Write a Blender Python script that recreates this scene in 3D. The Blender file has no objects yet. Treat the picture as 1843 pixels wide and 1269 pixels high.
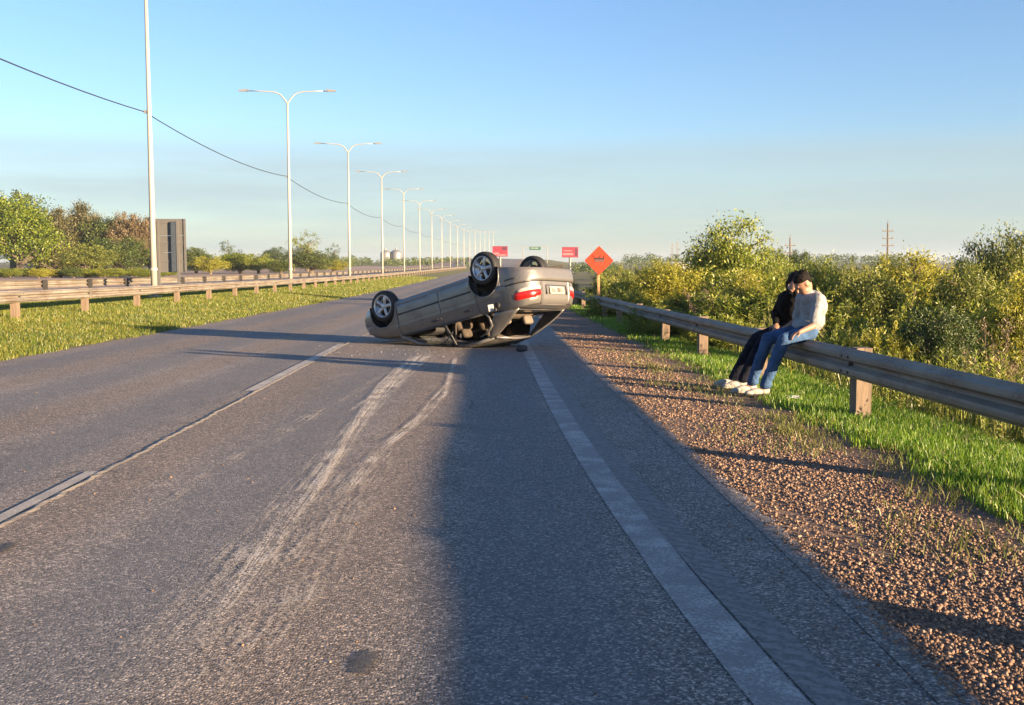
import bpy, math, random
import numpy as np
from mathutils import Vector, Matrix

# ------------------------------------------------------------------ camera, sky, sun, exposure
sc = bpy.context.scene
COL = sc.collection
R_ = math.radians
SUN_AZ = (0.804, -0.595)          # horizontal direction towards the sun (x right, y ahead)
SUN_EL = R_(7.5)
CAM_Z = 1.38

cam_d = bpy.data.cameras.new('camera')
cam = bpy.data.objects.new('camera', cam_d); COL.objects.link(cam)
cam_d.sensor_width = 36.0
cam_d.lens = 36.0 * 1900.0 / 1843.0
cam_d.clip_start = 0.05; cam_d.clip_end = 9000
cam.location = (0, 0, CAM_Z)
cam.rotation_euler = (R_(90) - math.atan(164.5 / 1900), 0, -math.atan(39.5 / 1900))
sc.camera = cam

world = bpy.data.worlds.new('World'); sc.world = world; world.use_nodes = True
wn = world.node_tree.nodes; wl = world.node_tree.links
for n in list(wn): wn.remove(n)
w_out = wn.new('ShaderNodeOutputWorld'); w_bg = wn.new('ShaderNodeBackground')
w_sky = wn.new('ShaderNodeTexSky'); w_sky.sky_type = 'NISHITA'; w_sky.sun_disc = False
w_sky.sun_elevation = SUN_EL
w_sky.sun_rotation = math.atan2(SUN_AZ[0], SUN_AZ[1])
w_sky.air_density = 1.0; w_sky.dust_density = 0.4; w_sky.ozone_density = 3.0
w_geo = wn.new('ShaderNodeTexCoord')
w_sep = wn.new('ShaderNodeSeparateXYZ'); wl.new(w_geo.outputs['Generated'], w_sep.inputs[0])
# a thin veil of cloud low over the horizon, its upper rim wavy
w_map = wn.new('ShaderNodeMapping'); w_map.inputs['Scale'].default_value = (1.6, 1.6, 16)
wl.new(w_geo.outputs['Generated'], w_map.inputs[0])
w_no = wn.new('ShaderNodeTexNoise'); w_no.inputs['Scale'].default_value = 2.2; w_no.inputs['Detail'].default_value = 7
w_no.inputs['Roughness'].default_value = 0.55
wl.new(w_map.outputs[0], w_no.inputs['Vector'])
def wmath(op, a, b=None, c=None):
    n = wn.new('ShaderNodeMath'); n.operation = op
    for i, v in enumerate((a, b, c)):
        if v is None: continue
        if isinstance(v, (int, float)): n.inputs[i].default_value = v
        else: wl.new(v, n.inputs[i])
    return n.outputs[0]
def wrange(v, a, b, c, d, smooth=True):
    n = wn.new('ShaderNodeMapRange'); n.interpolation_type = 'SMOOTHSTEP' if smooth else 'LINEAR'
    wl.new(v, n.inputs[0])
    for i, x in enumerate((a, b, c, d)): n.inputs[i + 1].default_value = x
    return n.outputs[0]
def wmix(f, a, b, mode='MIX'):
    n = wn.new('ShaderNodeMix'); n.data_type = 'RGBA'; n.blend_type = mode
    for sock, v in ((n.inputs[0], f), (n.inputs[6], a), (n.inputs[7], b)):
        if isinstance(v, (int, float)): sock.default_value = v
        elif isinstance(v, tuple): sock.default_value = v + (1,)
        else: wl.new(v, sock)
    return n.outputs[2]
el = wmath('ADD', w_sep.outputs[2], wmath('MULTIPLY', wmath('SUBTRACT', w_no.outputs[0], 0.5), 0.034))
veil = wrange(el, 0.090, 0.122, 1.0, 0.0)
veil_f = wmath('MULTIPLY', veil, wrange(w_no.outputs[0], 0.3, 0.72, 0.45, 0.8))
SKY_TINT = (1.0, 0.95, 1.06)
low = wrange(w_sep.outputs[2], -0.02, 0.13, 0.0, 1.0)
tint = wmix(low, (1.04, 1.08, 1.25), SKY_TINT)
sky_col = wmix(1.0, w_sky.outputs[0], tint, 'MULTIPLY')
VEIL = (1.74, 2.12, 2.26)
sky_mix = wmix(veil_f, sky_col, VEIL)
wl.new(sky_mix, w_bg.inputs[0]); w_bg.inputs[1].default_value = 0.070
wl.new(w_bg.outputs[0], w_out.inputs[0])

sun_d = bpy.data.lights.new('sun', 'SUN'); sun = bpy.data.objects.new('sun', sun_d); COL.objects.link(sun)
sun_d.energy = 5.0; sun_d.angle = R_(0.55); sun_d.color = (1.0, 0.72, 0.44)
_s = Vector((SUN_AZ[0] * math.cos(SUN_EL), SUN_AZ[1] * math.cos(SUN_EL), math.sin(SUN_EL)))
sun.rotation_euler = _s.to_track_quat('Z', 'Y').to_euler()
sc.view_settings.view_transform = 'Standard'; sc.view_settings.look = 'None'
sc.view_settings.exposure = 2.12; sc.view_settings.gamma = 1.0
sc.view_settings.use_curve_mapping = False
sc.cycles.transparent_max_bounces = 32

# ------------------------------------------------------------------ helpers
def rng_(s): return np.random.default_rng(s)
def tag(o, label=None, cat=None, group=None, kind=None):
    if label: o['label'] = label
    if cat: o['category'] = cat
    if group: o['group'] = group
    if kind: o['kind'] = kind
    return o
def empty(name, loc):
    o = bpy.data.objects.new(name, None); COL.objects.link(o); o.location = loc
    o.empty_display_size = 0.1
    return o
def root_of(p):
    while p.parent: p = p.parent
    return p
def mk(name, V, F, mat, parent=None, smooth=False):
    """mesh object; V in world coordinates, moved to the frame of the thing it belongs to"""
    V = np.asarray(V, dtype=np.float64).reshape(-1, 3)
    if parent is not None: V = V - np.array(root_of(parent).location)
    me = bpy.data.meshes.new(name)
    if isinstance(F, np.ndarray):
        k = F.shape[1]
        me.vertices.add(len(V)); me.vertices.foreach_set('co', V.astype(np.float32).ravel())
        me.loops.add(F.size); me.loops.foreach_set('vertex_index', F.astype(np.int32).ravel())
        me.polygons.add(len(F)); me.polygons.foreach_set('loop_start', np.arange(0, F.size, k, dtype=np.int32))
        me.update(calc_edges=True)
    else:
        me.from_pydata([tuple(v) for v in V], [], F)
    if smooth: me.polygons.foreach_set('use_smooth', [True] * len(me.polygons))
    for m in (mat if isinstance(mat, list) else [mat]): me.materials.append(m)
    me.update()
    o = bpy.data.objects.new(name, me); COL.objects.link(o)
    if parent is not None: o.parent = parent
    return o
def join(*parts):
    V = []; F = []
    for v, f in parts:
        b = len(V); V.extend([tuple(p) for p in v]); F.extend([tuple(i + b for i in q) for q in f])
    return V, F
def box(c, s, ax=None):
    """box centred at c with full sizes s; ax optional 3 unit axes"""
    ax = np.eye(3) if ax is None else np.asarray(ax, float)
    V = []
    for sx in (-.5, .5):
        for sy in (-.5, .5):
            for sz in (-.5, .5):
                V.append(tuple(np.asarray(c) + ax[0] * sx * s[0] + ax[1] * sy * s[1] + ax[2] * sz * s[2]))
    F = [(0, 1, 3, 2), (4, 6, 7, 5), (0, 4, 5, 1), (2, 3, 7, 6), (0, 2, 6, 4), (1, 5, 7, 3)]
    return V, F
def tube(path, rad, n=8, caps=True, flat=1.0, upv=None):
    P = [np.asarray(p, float) for p in path]
    if isinstance(rad, (int, float)): rad = [rad] * len(P)
    V = []; F = []
    nrm = None
    for i, p in enumerate(P):
        t = P[min(i + 1, len(P) - 1)] - P[max(i - 1, 0)]; t = t / (np.linalg.norm(t) + 1e-9)
        if nrm is None:
            a = np.asarray(upv, float) if upv is not None else (np.array([0, 0, 1.]) if abs(t[2]) < .9 else np.array([1., 0, 0]))
        else: a = nrm
        nrm = a - t * (a @ t); nrm /= np.linalg.norm(nrm) + 1e-9
        b = np.cross(t, nrm)
        for k in range(n):
            an = 2 * math.pi * k / n
            V.append(tuple(p + rad[i] * (nrm * math.cos(an) + b * flat * math.sin(an))))
    for i in range(len(P) - 1):
        for k in range(n):
            F.append((i * n + k, i * n + (k + 1) % n, (i + 1) * n + (k + 1) % n, (i + 1) * n + k))
    if caps:
        F.append(tuple(range(n - 1, -1, -1))); F.append(tuple((len(P) - 1) * n + k for k in range(n)))
    return V, F
def lathe(prof, n, c, axis, closed=False):
    """prof: list of (radius, along); revolved about axis through c"""
    axis = np.asarray(axis, float); axis = axis / np.linalg.norm(axis)
    a = np.array([0, 0, 1.]) if abs(axis[2]) < .9 else np.array([1., 0, 0])
    e1 = a - axis * (a @ axis); e1 /= np.linalg.norm(e1); e2 = np.cross(axis, e1)
    V = []; F = []
    for r, h in prof:
        for k in range(n):
            an = 2 * math.pi * k / n
            V.append(tuple(np.asarray(c) + axis * h + r * (e1 * math.cos(an) + e2 * math.sin(an))))
    m = len(prof)
    for i in range(m if closed else m - 1):
        j = (i + 1) % m
        for k in range(n):
            F.append((i * n + k, i * n + (k + 1) % n, j * n + (k + 1) % n, j * n + k))
    return V, F
def grid(nu, nv, fn):
    V = [fn(i / (nu - 1), j / (nv - 1)) for j in range(nv) for i in range(nu)]
    F = [(j * nu + i, j * nu + i + 1, (j + 1) * nu + i + 1, (j + 1) * nu + i) for j in range(nv - 1) for i in range(nu - 1)]
    return V, F

# ------------------------------------------------------------------ materials
class NT:
    def __init__(s, name):
        s.m = bpy.data.materials.new(name); s.m.use_nodes = True
        s.t = s.m.node_tree; s.n = s.t.nodes; s.l = s.t.links
        s.p = s.n['Principled BSDF']; s.out = s.n['Material Output']
        s.co = None
    def pos(s):
        if s.co is None: s.co = s.n.new('ShaderNodeNewGeometry')
        return s.co.outputs['Position']
    def set(s, sock, v):
        if isinstance(v, bpy.types.NodeSocket): s.l.new(v, sock)
        elif isinstance(v, tuple) and len(v) == 3 and sock.type == 'RGBA': sock.default_value = v + (1,)
        else: sock.default_value = v
    def math(s, op, *a):
        n = s.n.new('ShaderNodeMath'); n.operation = op
        for i, v in enumerate(a): s.set(n.inputs[i], v)
        return n.outputs[0]
    def mapr(s, v, a, b, c, d, smooth=True):
        n = s.n.new('ShaderNodeMapRange'); n.interpolation_type = 'SMOOTHSTEP' if smooth else 'LINEAR'
        for i, x in enumerate((v, a, b, c, d)): s.set(n.inputs[i], x)
        return n.outputs[0]
    def mapping(s, vec, scale=(1, 1, 1), rot=(0, 0, 0), loc=(0, 0, 0)):
        n = s.n.new('ShaderNodeMapping'); s.l.new(vec, n.inputs[0])
        n.inputs['Scale'].default_value = scale; n.inputs['Rotation'].default_value = rot; n.inputs['Location'].default_value = loc
        return n.outputs[0]
    def noise(s, vec, scale, detail=4, rough=.55, out=0):
        n = s.n.new('ShaderNodeTexNoise'); s.l.new(vec, n.inputs['Vector'])
        n.inputs['Scale'].default_value = scale; n.inputs['Detail'].default_value = detail; n.inputs['Roughness'].default_value = rough
        return n.outputs[out]
    def voro(s, vec, scale, feature='F1', out='Distance'):
        n = s.n.new('ShaderNodeTexVoronoi'); n.feature = feature; s.l.new(vec, n.inputs['Vector'])
        n.inputs['Scale'].default_value = scale
        return n.outputs[out]
    def ramp(s, f, stops):
        n = s.n.new('ShaderNodeValToRGB'); s.set(n.inputs[0], f)
        e = n.color_ramp.elements
        while len(e) < len(stops): e.new(0.5)
        for i, (p, c) in enumerate(stops): e[i].position = p; e[i].color = c + (1,)
        return n.outputs[0]
    def mix(s, f, a, b, mode='MIX'):
        n = s.n.new('ShaderNodeMix'); n.data_type = 'RGBA'; n.blend_type = mode
        s.set(n.inputs[0], f); s.set(n.inputs[6], a); s.set(n.inputs[7], b)
        return n.outputs[2]
    def bump(s, h, strength=.5, dist=.01, nrm=None):
        n = s.n.new('ShaderNodeBump'); n.inputs['Strength'].default_value = strength; n.inputs['Distance'].default_value = dist
        s.l.new(h, n.inputs['Height'])
        if nrm is not None: s.l.new(nrm, n.inputs['Normal'])
        return n.outputs[0]
    def island(s):
        n = s.n.new('ShaderNodeNewGeometry'); return n.outputs['Random Per Island']
    def col(s, v): s.set(s.p.inputs['Base Color'], v)
    def rough(s, v): s.set(s.p.inputs['Roughness'], v)
    def nrm(s, v): s.l.new(v, s.p.inputs['Normal'])

def simple(name, col, rough=.6, metal=0.0, var=.12, scale=6.0, bump=.0, bscale=60., bdist=.004, spec=None):
    t = NT(name); P = t.pos()
    nz = t.noise(P, scale, 5, .6)
    c0 = tuple(max(0, x * (1 - var)) for x in col); c1 = tuple(min(1, x * (1 + var)) for x in col)
    t.col(t.ramp(nz, [(.3, c0), (.7, c1)])); t.rough(rough); t.p.inputs['Metallic'].default_value = metal
    if spec is not None: t.p.inputs['Specular IOR Level'].default_value = spec
    if bump: t.nrm(t.bump(t.noise(P, bscale, 4), bump, bdist))
    return t.m
def leaf_mat(name, cols, transl=.35, nscale=.5, seed=0.):
    """foliage: colour per leaf plus clumps of lighter and darker growth, some light passing through"""
    t = NT(name); P = t.pos()
    r = t.island()
    nz = t.noise(t.mapping(P, loc=(seed, 0, 0)), nscale, 3)
    f = t.math('ADD', t.math('MULTIPLY', r, .55), t.math('MULTIPLY', nz, .5))
    c = t.ramp(f, [(.2, cols[0]), (.5, cols[1]), (.8, cols[2])])
    t.n.remove(t.p)
    d = t.n.new('ShaderNodeBsdfDiffuse'); tr = t.n.new('ShaderNodeBsdfTranslucent')
    t.l.new(c, d.inputs[0]); t.l.new(c, tr.inputs[0])
    m = t.n.new('ShaderNodeMixShader'); m.inputs[0].default_value = transl
    t.l.new(d.outputs[0], m.inputs[1]); t.l.new(tr.outputs[0], m.inputs[2])
    g = t.n.new('ShaderNodeBsdfGlossy'); g.inputs['Roughness'].default_value = .45; g.inputs[0].default_value = (1, 1, 1, 1)
    m2 = t.n.new('ShaderNodeMixShader'); m2.inputs[0].default_value = .03
    t.l.new(m.outputs[0], m2.inputs[1]); t.l.new(g.outputs[0], m2.inputs[2])
    t.l.new(m2.outputs[0], t.out.inputs[0])
    return t.m

# ------------------------------------------------------------------ the lie of the land
def sstep(a, b, x):
    t = np.clip((np.asarray(x, float) - a) / (b - a), 0, 1); return t * t * (3 - 2 * t)
def cx(v):                                   # the road bends gently to the right far away
    v = np.asarray(v, float); w = np.clip(v - 100, 0, 800)
    return 8e-5 * w * w
def rz(v):                                   # the road dips ahead, then climbs to a flyover
    v = np.asarray(v, float)
    return -1.25 * (1 - np.exp(-np.maximum(0, v - 4) / 90.0))
PU = [-900, -120, -60, -32, -26, -17.2, -16.7, -14, -11.5, -8.3, -7.6, 1.5, 3.05, 4.2, 6.0, 9.0, 40, 900]
PZ = [0.3, 0.3, 0.3, 0.32, 0.34, 0.36, 0.36, 0.33, 0.25, 0.05, 0.0, 0.0, -0.04, -0.10, -0.5, -1.0, -1.0, -0.6]
def gz(u, v):                                # ground height at road coordinates
    u = np.asarray(u, float); v = np.asarray(v, float)
    rise = sstep(380, 560, v) * 3.75 * (1 - sstep(14, 45, np.abs(u + 8)))
    return rz(v) + np.interp(u, PU, PZ) + rise
def W3(u, v, dz=0.0):
    return np.array([u + float(cx(v)), v, float(gz(u, v)) + dz])
def px_at(x, y, Y):                          # world point seen at picture point (x, y) at distance Y ahead
    yw = math.atan(39.5 / 1900); pt = math.atan(164.5 / 1900)
    fw = np.array([math.sin(yw) * math.cos(pt), math.cos(yw) * math.cos(pt), -math.sin(pt)])
    rt = np.array([math.cos(yw), -math.sin(yw), 0]); up = np.cross(rt, fw)
    r = fw + rt * ((x - 921.5) / 1900) + up * ((634.5 - y) / 1900)
    return np.array([0, 0, CAM_Z]) + r * (Y / r[1])
VL = np.concatenate([np.arange(-40, 0, 4.), np.arange(0, 40, 1.), np.arange(40, 120, 4.), np.arange(120, 600, 12.),
                     np.array([620, 660, 720, 800, 950, 1200, 1600, 2200, 3200])])
def sheet(name, us, mat, dz=0.0, vl=VL, parent=None, smooth=True):
    us = np.asarray(us, float)
    U, Vv = np.meshgrid(us, vl)
    V = np.stack([U + cx(Vv), Vv, gz(U, Vv) + dz], -1).reshape(-1, 3)
    nu = len(us); nv = len(vl)
    i, j = np.meshgrid(np.arange(nu - 1), np.arange(nv - 1)); a = (j * nu + i).ravel()
    F = np.stack([a, a + 1, a + nu + 1, a + nu], 1)
    o = mk(name, V, F, mat, parent, smooth)
    return o

# asphalt: coarse aggregate with strong relief so that grazing light picks out the grains
t = NT('asphalt'); P = t.pos()
g1 = t.voro(P, 105.); g2 = t.noise(P, 190., 3, .7); g3 = t.noise(P, 38., 3, .6)
big = t.noise(t.mapping(P, (1, .22, 1)), .55, 5, .55)
patch = t.noise(P, 2.6, 5, .6)
sx = t.n.new('ShaderNodeSeparateXYZ'); t.l.new(P, sx.inputs[0])
cell = t.voro(P, 105., out='Color')
cs = t.n.new('ShaderNodeSeparateColor'); t.l.new(cell, cs.inputs[0])
base = t.ramp(t.math('ADD', t.math('MULTIPLY', big, .6), t.math('MULTIPLY', patch, .4)), [(.3, (.145, .132, .122)), (.7, (.285, .256, .230))])
grain = t.ramp(cs.outputs[0], [(.0, (.40, .40, .41)), (.5, (.85, .85, .85)), (.82, (1.3, 1.25, 1.2)), (.96, (2.5, 2.35, 2.2))])
c = t.mix(1.0, base, grain, 'MULTIPLY')
# wheel paths polished a little darker
uw = t.math('ADD', sx.outputs[0], t.math('MULTIPLY', t.noise(t.mapping(P, (1, .12, 1)), 1.6, 4, .6), .55))
wp = t.math('COSINE', t.math('MULTIPLY', t.math('ADD', uw, 1.27), 3.59))
c = t.mix(t.mapr(wp, -.2, .9, 0., .62), c, t.mix(.55, (.150, .152, .160), grain, 'MULTIPLY'))
c = t.mix(t.math('MULTIPLY', t.mapr(wp, -.1, -.95, 0., .55), t.mapr(sx.outputs[0], .0, .45, 1., 0.)), c, t.mix(1.0, (.235, .186, .146), grain, 'MULTIPLY'))  # brown bands, faded out so the rail's shadow zone is painted cooler
# hairline cracks that wander and fade in and out
wob = t.n.new('ShaderNodeVectorMath'); wob.operation = 'ADD'; t.l.new(P, wob.inputs[0])
wsc = t.n.new('ShaderNodeVectorMath'); wsc.operation = 'SCALE'; wsc.inputs['Scale'].default_value = .35; t.l.new(t.noise(P, 2.2, 4, .6, 1), wsc.inputs[0]); t.l.new(wsc.outputs[0], wob.inputs[1])
ck = t.voro(t.mapping(wob.outputs[0], (1, .45, 1)), .55, 'DISTANCE_TO_EDGE')
ckm = t.math('MULTIPLY', t.mapr(ck, .0, .006, .75, 0.), t.mapr(t.noise(P, .35, 2), .5, .6, 0., 1.))
c = t.mix(ckm, c, (.05, .047, .045))
# darker sealed patches and oil drips in the lane middles
oil = t.math('MULTIPLY', t.mapr(t.noise(P, 7., 3, .5), .64, .72, 0., .5), t.mapr(t.math('SINE', t.math('ADD', t.math('MULTIPLY', sx.outputs[0], 1.72), .2)), .2, 1., 0., 1.))
c = t.mix(oil, c, (.06, .057, .055))
t.col(c); t.rough(.82); t.p.inputs['Specular IOR Level'].default_value = .3
h = t.math('ADD', t.math('MULTIPLY', t.math('SUBTRACT', 1.0, g1), .8), t.math('MULTIPLY', g2, .5))
h = t.math('ADD', h, t.math('MULTIPLY', g3, .6))
t.nrm(t.bump(h, 1.0, .0068))
M_ASPH = t.m

t = NT('worn white paint'); P = t.pos()
wear = t.math('ADD', t.math('MULTIPLY', t.noise(P, 70., 4, .7), .6), t.math('MULTIPLY', t.noise(P, 5., 4), .45))
t.col(t.mix(t.mapr(wear, .40, .57, .0, .92), (.44, .425, .41), (.20, .19, .183))); t.rough(.75)
t.nrm(t.bump(t.noise(P, 150., 3, .7), 1.0, .006))
M_PAINT = t.m
t = NT('worn lane paint'); P = t.pos()
wear = t.math('ADD', t.math('MULTIPLY', t.noise(P, 55., 4, .7), .6), t.math('MULTIPLY', t.noise(P, 4., 4), .5))
t.col(t.mix(t.mapr(wear, .40, .60, .0, .8), (.52, .47, .39), (.28, .255, .23))); t.rough(.75)
t.nrm(t.bump(t.noise(P, 120., 3, .7), 1.0, .006))
M_LANE = t.m
t = NT('ribbed strip'); P = t.pos()
wv = t.n.new('ShaderNodeTexWave'); wv.bands_direction = 'DIAGONAL'; t.l.new(t.mapping(P, (1, 1, 0)), wv.inputs[0])
wv.inputs['Scale'].default_value = 6.; wv.inputs['Distortion'].default_value = 6.; wv.inputs['Detail Scale'].default_value = 3.
t.col(t.mix(t.mapr(t.math('ADD', t.math('MULTIPLY', wv.outputs[1], .25), t.math('MULTIPLY', t.noise(P, 26., 4, .75), .95)), .45, .85, 0., .6), t.ramp(t.noise(P, 60., 4, .7), [(.35, (.12, .117, .115)), (.65, (.22, .212, .205))]), (.33, .32, .31))); t.rough(.85)  # light and dark of the ribs painted into the colour, broken by noise
t.nrm(t.bump(t.math('ADD', t.math('MULTIPLY', wv.outputs[1], .7), t.noise(P, 120., 3, .7)), 1.0, .012))
M_RIB = t.m

def streaky(name, col, lo, hi, sc_v=(9., .9, 9.), rot=0.0, vlen=1.0):
    """powdery scrape: streaks along the direction of travel, fading out at the edges of the strip"""
    t = NT(name); P = t.pos()
    uv = t.n.new('ShaderNodeUVMap'); s2 = t.n.new('ShaderNodeSeparateXYZ'); t.l.new(uv.outputs[0], s2.inputs[0])
    st = t.noise(t.mapping(uv.outputs[0], (13., 5. * vlen, 1)), 1.4, 5, .7)
    fine = t.noise(P, 60., 3, .8)
    brk = t.noise(P, 2.3, 4, .6)
    e = t.math('MULTIPLY', t.mapr(s2.outputs[0], 0., .35, 0., 1.), t.mapr(s2.outputs[0], .65, 1., 1., 0.))
    e2 = t.math('MULTIPLY', t.mapr(s2.outputs[1], 0., .06, 0., 1.), t.mapr(s2.outputs[1], .9, 1., 1., 0.))
    a = t.math('ADD', t.math('MULTIPLY', st, .55), t.math('ADD', t.math('MULTIPLY', fine, .62), t.math('MULTIPLY', brk, .30)))
    a = t.mapr(a, lo, hi, 0., .85)
    a = t.math('MULTIPLY', a, t.math('MULTIPLY', e, e2))
    t.col(col); t.rough(.9); t.set(t.p.inputs['Alpha'], a)
    t.nrm(t.bump(t.noise(P, 120., 3, .7), 1.0, .007))
    return t.m
M_SCR = streaky('scraped chalky asphalt', (.70, .63, .54), .715, .81)
M_SCR2 = streaky('faint scraped asphalt', (.56, .50, .43), .735, .89)
M_DARK = streaky('dark tar stain', (.07, .072, .08), .5, .75)

t = NT('gravel bed'); P = t.pos()
n1 = t.noise(P, 45., 5, .7); n2 = t.noise(P, 3., 4)
t.col(t.mix(t.mapr(n2, .35, .65, 0., .55), t.ramp(n1, [(.3, (.14, .085, .058)), (.55, (.26, .165, .11)), (.75, (.38, .25, .17))]), (.12, .09, .068)))
t.rough(.95); t.nrm(t.bump(t.math('ADD', n1, t.voro(P, 42.)), 1.0, .03)); M_GRAVB = t.m
t = NT('gravel stones'); P = t.pos(); r = t.island()
t.col(t.ramp(r, [(.0, (.105, .066, .046)), (.45, (.20, .126, .082)), (.85, (.285, .182, .12)), (1., (.37, .27, .19))])); t.rough(.9)
M_STONE = t.m
t = NT('grass soil'); P = t.pos()
n1 = t.noise(P, 1.1, 6, .65); n2 = t.noise(P, 22., 4, .7)
t.col(t.mix(t.mapr(n2, .35, .7, 0., .6), t.ramp(n1, [(.3, (.045, .075, .018)), (.55, (.085, .115, .028)), (.75, (.15, .14, .05))]), (.05, .06, .02)))
t.rough(.95); t.nrm(t.bump(n2, 1.0, .06)); M_GSOIL = t.m
t = NT('dry median turf'); P = t.pos()
n1 = t.noise(P, .55, 6, .65); n2 = t.noise(P, 14., 4, .7)
t.col(t.mix(t.mapr(n2, .35, .7, 0., .6), t.ramp(n1, [(.3, (.07, .10, .018)), (.5, (.14, .145, .03)), (.72, (.22, .16, .06))]), (.07, .07, .02)))
t.rough(.95); t.nrm(t.bump(n2, 1.0, .08)); M_MED = t.m
t = NT('pampa field'); P = t.pos()
n1 = t.noise(P, .03, 6, .6); n2 = t.noise(P, 1.2, 4, .7)
t.col(t.mix(t.mapr(n2, .35, .7, 0., .5), t.ramp(n1, [(.3, (.06, .085, .02)), (.5, (.12, .115, .035)), (.7, (.17, .125, .055))]), (.05, .055, .02)))
t.rough(.95); t.nrm(t.bump(n2, 1.0, .3)); M_FIELD = t.m

road = tag(sheet('road', np.linspace(-7.6, 1.5, 24), M_ASPH), kind='structure')
gravel = tag(sheet('gravel_shoulder', [1.5, 1.52, 2.0, 2.5, 3.05], M_GRAVB), kind='structure')
verge = tag(sheet('grass_verge', [3.05, 3.6, 4.2, 5., 6., 9.], M_GSOIL), kind='structure')
tag(sheet('right_field', [9., 15, 25, 40, 120, 900], M_FIELD), kind='structure')
tag(sheet('median_strip', [-17.2, -16.7, -14., -12.7, -11.5, -9.9, -8.3, -7.6], M_MED), kind='structure')
opp = tag(sheet('opposite_road', [-26, -22, -17.2], M_ASPH), kind='structure')
tag(sheet('left_field', [-900, -300, -120, -70], M_FIELD), kind='structure')
tag(sheet('bare_soil_strip', [-70, -50, -40, -32, -26], simple('dry pinkish soil', (.34, .235, .165), .95, 0, .25, .6, .8, 6., .08)), kind='structure')

def strip(name, pts, mat, parent, dz=.004):
    """ribbon lying on the road; pts: (u, v, width)"""
    P = []; 
    # resample
    for a, b in zip(pts[:-1], pts[1:]):
        n = max(2, int(abs(b[1] - a[1]) / .5) + 1)
        for k in range(n): P.append(tuple(a[i] + (b[i] - a[i]) * k / n for i in range(3)))
    P.append(pts[-1]); V = []; F = []; uv = []
    L = 0; Ls = [0]
    for a, b in zip(P[:-1], P[1:]): L += math.hypot(b[0] - a[0], b[1] - a[1]); Ls.append(L)
    for i, (u, v, w) in enumerate(P):
        a = P[max(i - 1, 0)]; b = P[min(i + 1, len(P) - 1)]
        d = np.array([b[0] - a[0], b[1] - a[1]]); d /= np.linalg.norm(d) + 1e-9; nx = np.array([d[1], -d[0]])
        for s in (-.5, .5):
            V.append(W3(u + nx[0] * s * w, v + nx[1] * s * w, dz)); uv.append((s + .5, Ls[i] / L))
    for i in range(len(P) - 1): F.append((2 * i, 2 * i + 1, 2 * i + 3, 2 * i + 2))
    o = mk(name, V, F, mat, parent)
    ul = o.data.uv_layers.new(name='UVMap')
    for lp in o.data.loops: ul.data[lp.index].uv = uv[lp.vertex_index]
    return o
def edge_u(v): return .735 + .26 * math.exp(-(v - 3.17) / 3.0) if v > 1 else .735 + .26 * math.exp(2.17 / 3)
ev = list(np.arange(1.0, 25, .5)) + list(np.arange(25, 300, 6.))
strip('edge_line', [(edge_u(v) - .075 - .012 * (v < 5), v, .18) for v in ev], M_PAINT, road)
strip('rumble_strip', [(edge_u(v) + .0905, v, .15) for v in ev], M_RIB, road, .0045)
for a, b in ((2., 7.1), (12.1, 20.2), (26., 34.), (40., 48.), (54., 62.), (68., 76.), (82., 90.)):
    strip('lane_dash', [(-2.68 - .012 * (v - 6) if v < 20 else -2.85, v, .14 if a > 5 else .085) for v in np.linspace(a, b, 8)], M_LANE, road, .006)
# the seam between the two lanes, a low ragged ridge of sealant
rg = rng_(3)
sv = np.arange(2., 90, .06)
su = np.where(sv < 20, -2.68 - .012 * (sv - 6), -2.85) + .075
rw = .022 + .012 * rg.random(len(sv))
V = []; F = []
for i, (u, v, w) in enumerate(zip(su, sv, rw)):
    jz = .006 + .005 * rg.random(); ju = .008 * rg.normal()
    for s, z in ((-1, .003), (0, jz), (1, .003)): V.append(W3(u + ju + s * w, v, z))
for i in range(len(sv) - 1):
    for s in (0, 1): F.append((3 * i + s, 3 * i + s + 1, 3 * i + 4 + s, 3 * i + 3 + s))
mk('lane_seam', V, F, simple('seam sealant', (.27, .235, .19), .9, var=.3, scale=25., bump=.8, bscale=120.), road)
# scrape marks left by the sliding roof
def gpx(x, y):
    Y = 15.
    for k in range(60):
        p = px_at(x, y, Y); zg = float(rz(Y)); Y = max(1.5, Y * .5 + .5 * Y * (CAM_Z - zg) / (CAM_Z - p[2]))
    return px_at(x, y, Y)
def scrape(pts, mat, dz=.007, name='scrape_mark'):
    q = []
    for x, y, w in pts:
        p = gpx(x, y); q.append((p[0], p[1], w))
    strip(name, q, mat, road, dz)
scrape([(150, 1262, .16), (300, 1130, .3), (420, 1010, .4), (520, 905, .4), (600, 815, .35), (670, 730, .3)], M_SCR2, .0057)
scrape([(420, 1240, .3), (520, 1060, .5), (600, 930, .5), (700, 800, .4)], M_SCR2, .0049)
scrape([(320, 1190, 0.072), (430, 1062, 0.144), (520, 930, 0.202), (590, 838, 0.216), (650, 755, 0.216), (700, 692, 0.396), (770, 634, 0.576)], M_SCR)
scrape([(560, 905, 0.086), (655, 735, 0.101), (690, 690, 0.144), (730, 655, 0.216)], M_SCR, .009)
scrape([(470, 1030, 0.036), (560, 900, 0.058), (650, 750, 0.065), (715, 672, 0.072)], M_SCR, .010)
scrape([(610, 905, 0.115), (690, 805, 0.158), (745, 765, 0.144), (800, 712, 0.101), (822, 640, 0.115)], M_SCR, .0075)
scrape([(690, 802, 0.036), (750, 752, 0.05), (806, 690, 0.058), (818, 645, 0.072)], M_SCR, .0095)
scrape([(628, 742, 0.086), (690, 700, 0.115), (745, 660, 0.158)], M_SCR, .0085)
scrape([(480, 805, .10), (560, 752, .16), (640, 706, .18), (700, 668, .18)], M_SCR2, .0055)
scrape([(180, 985, .14), (330, 880, .2), (480, 790, .2), (600, 725, .2)], M_SCR2, .005)
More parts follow.
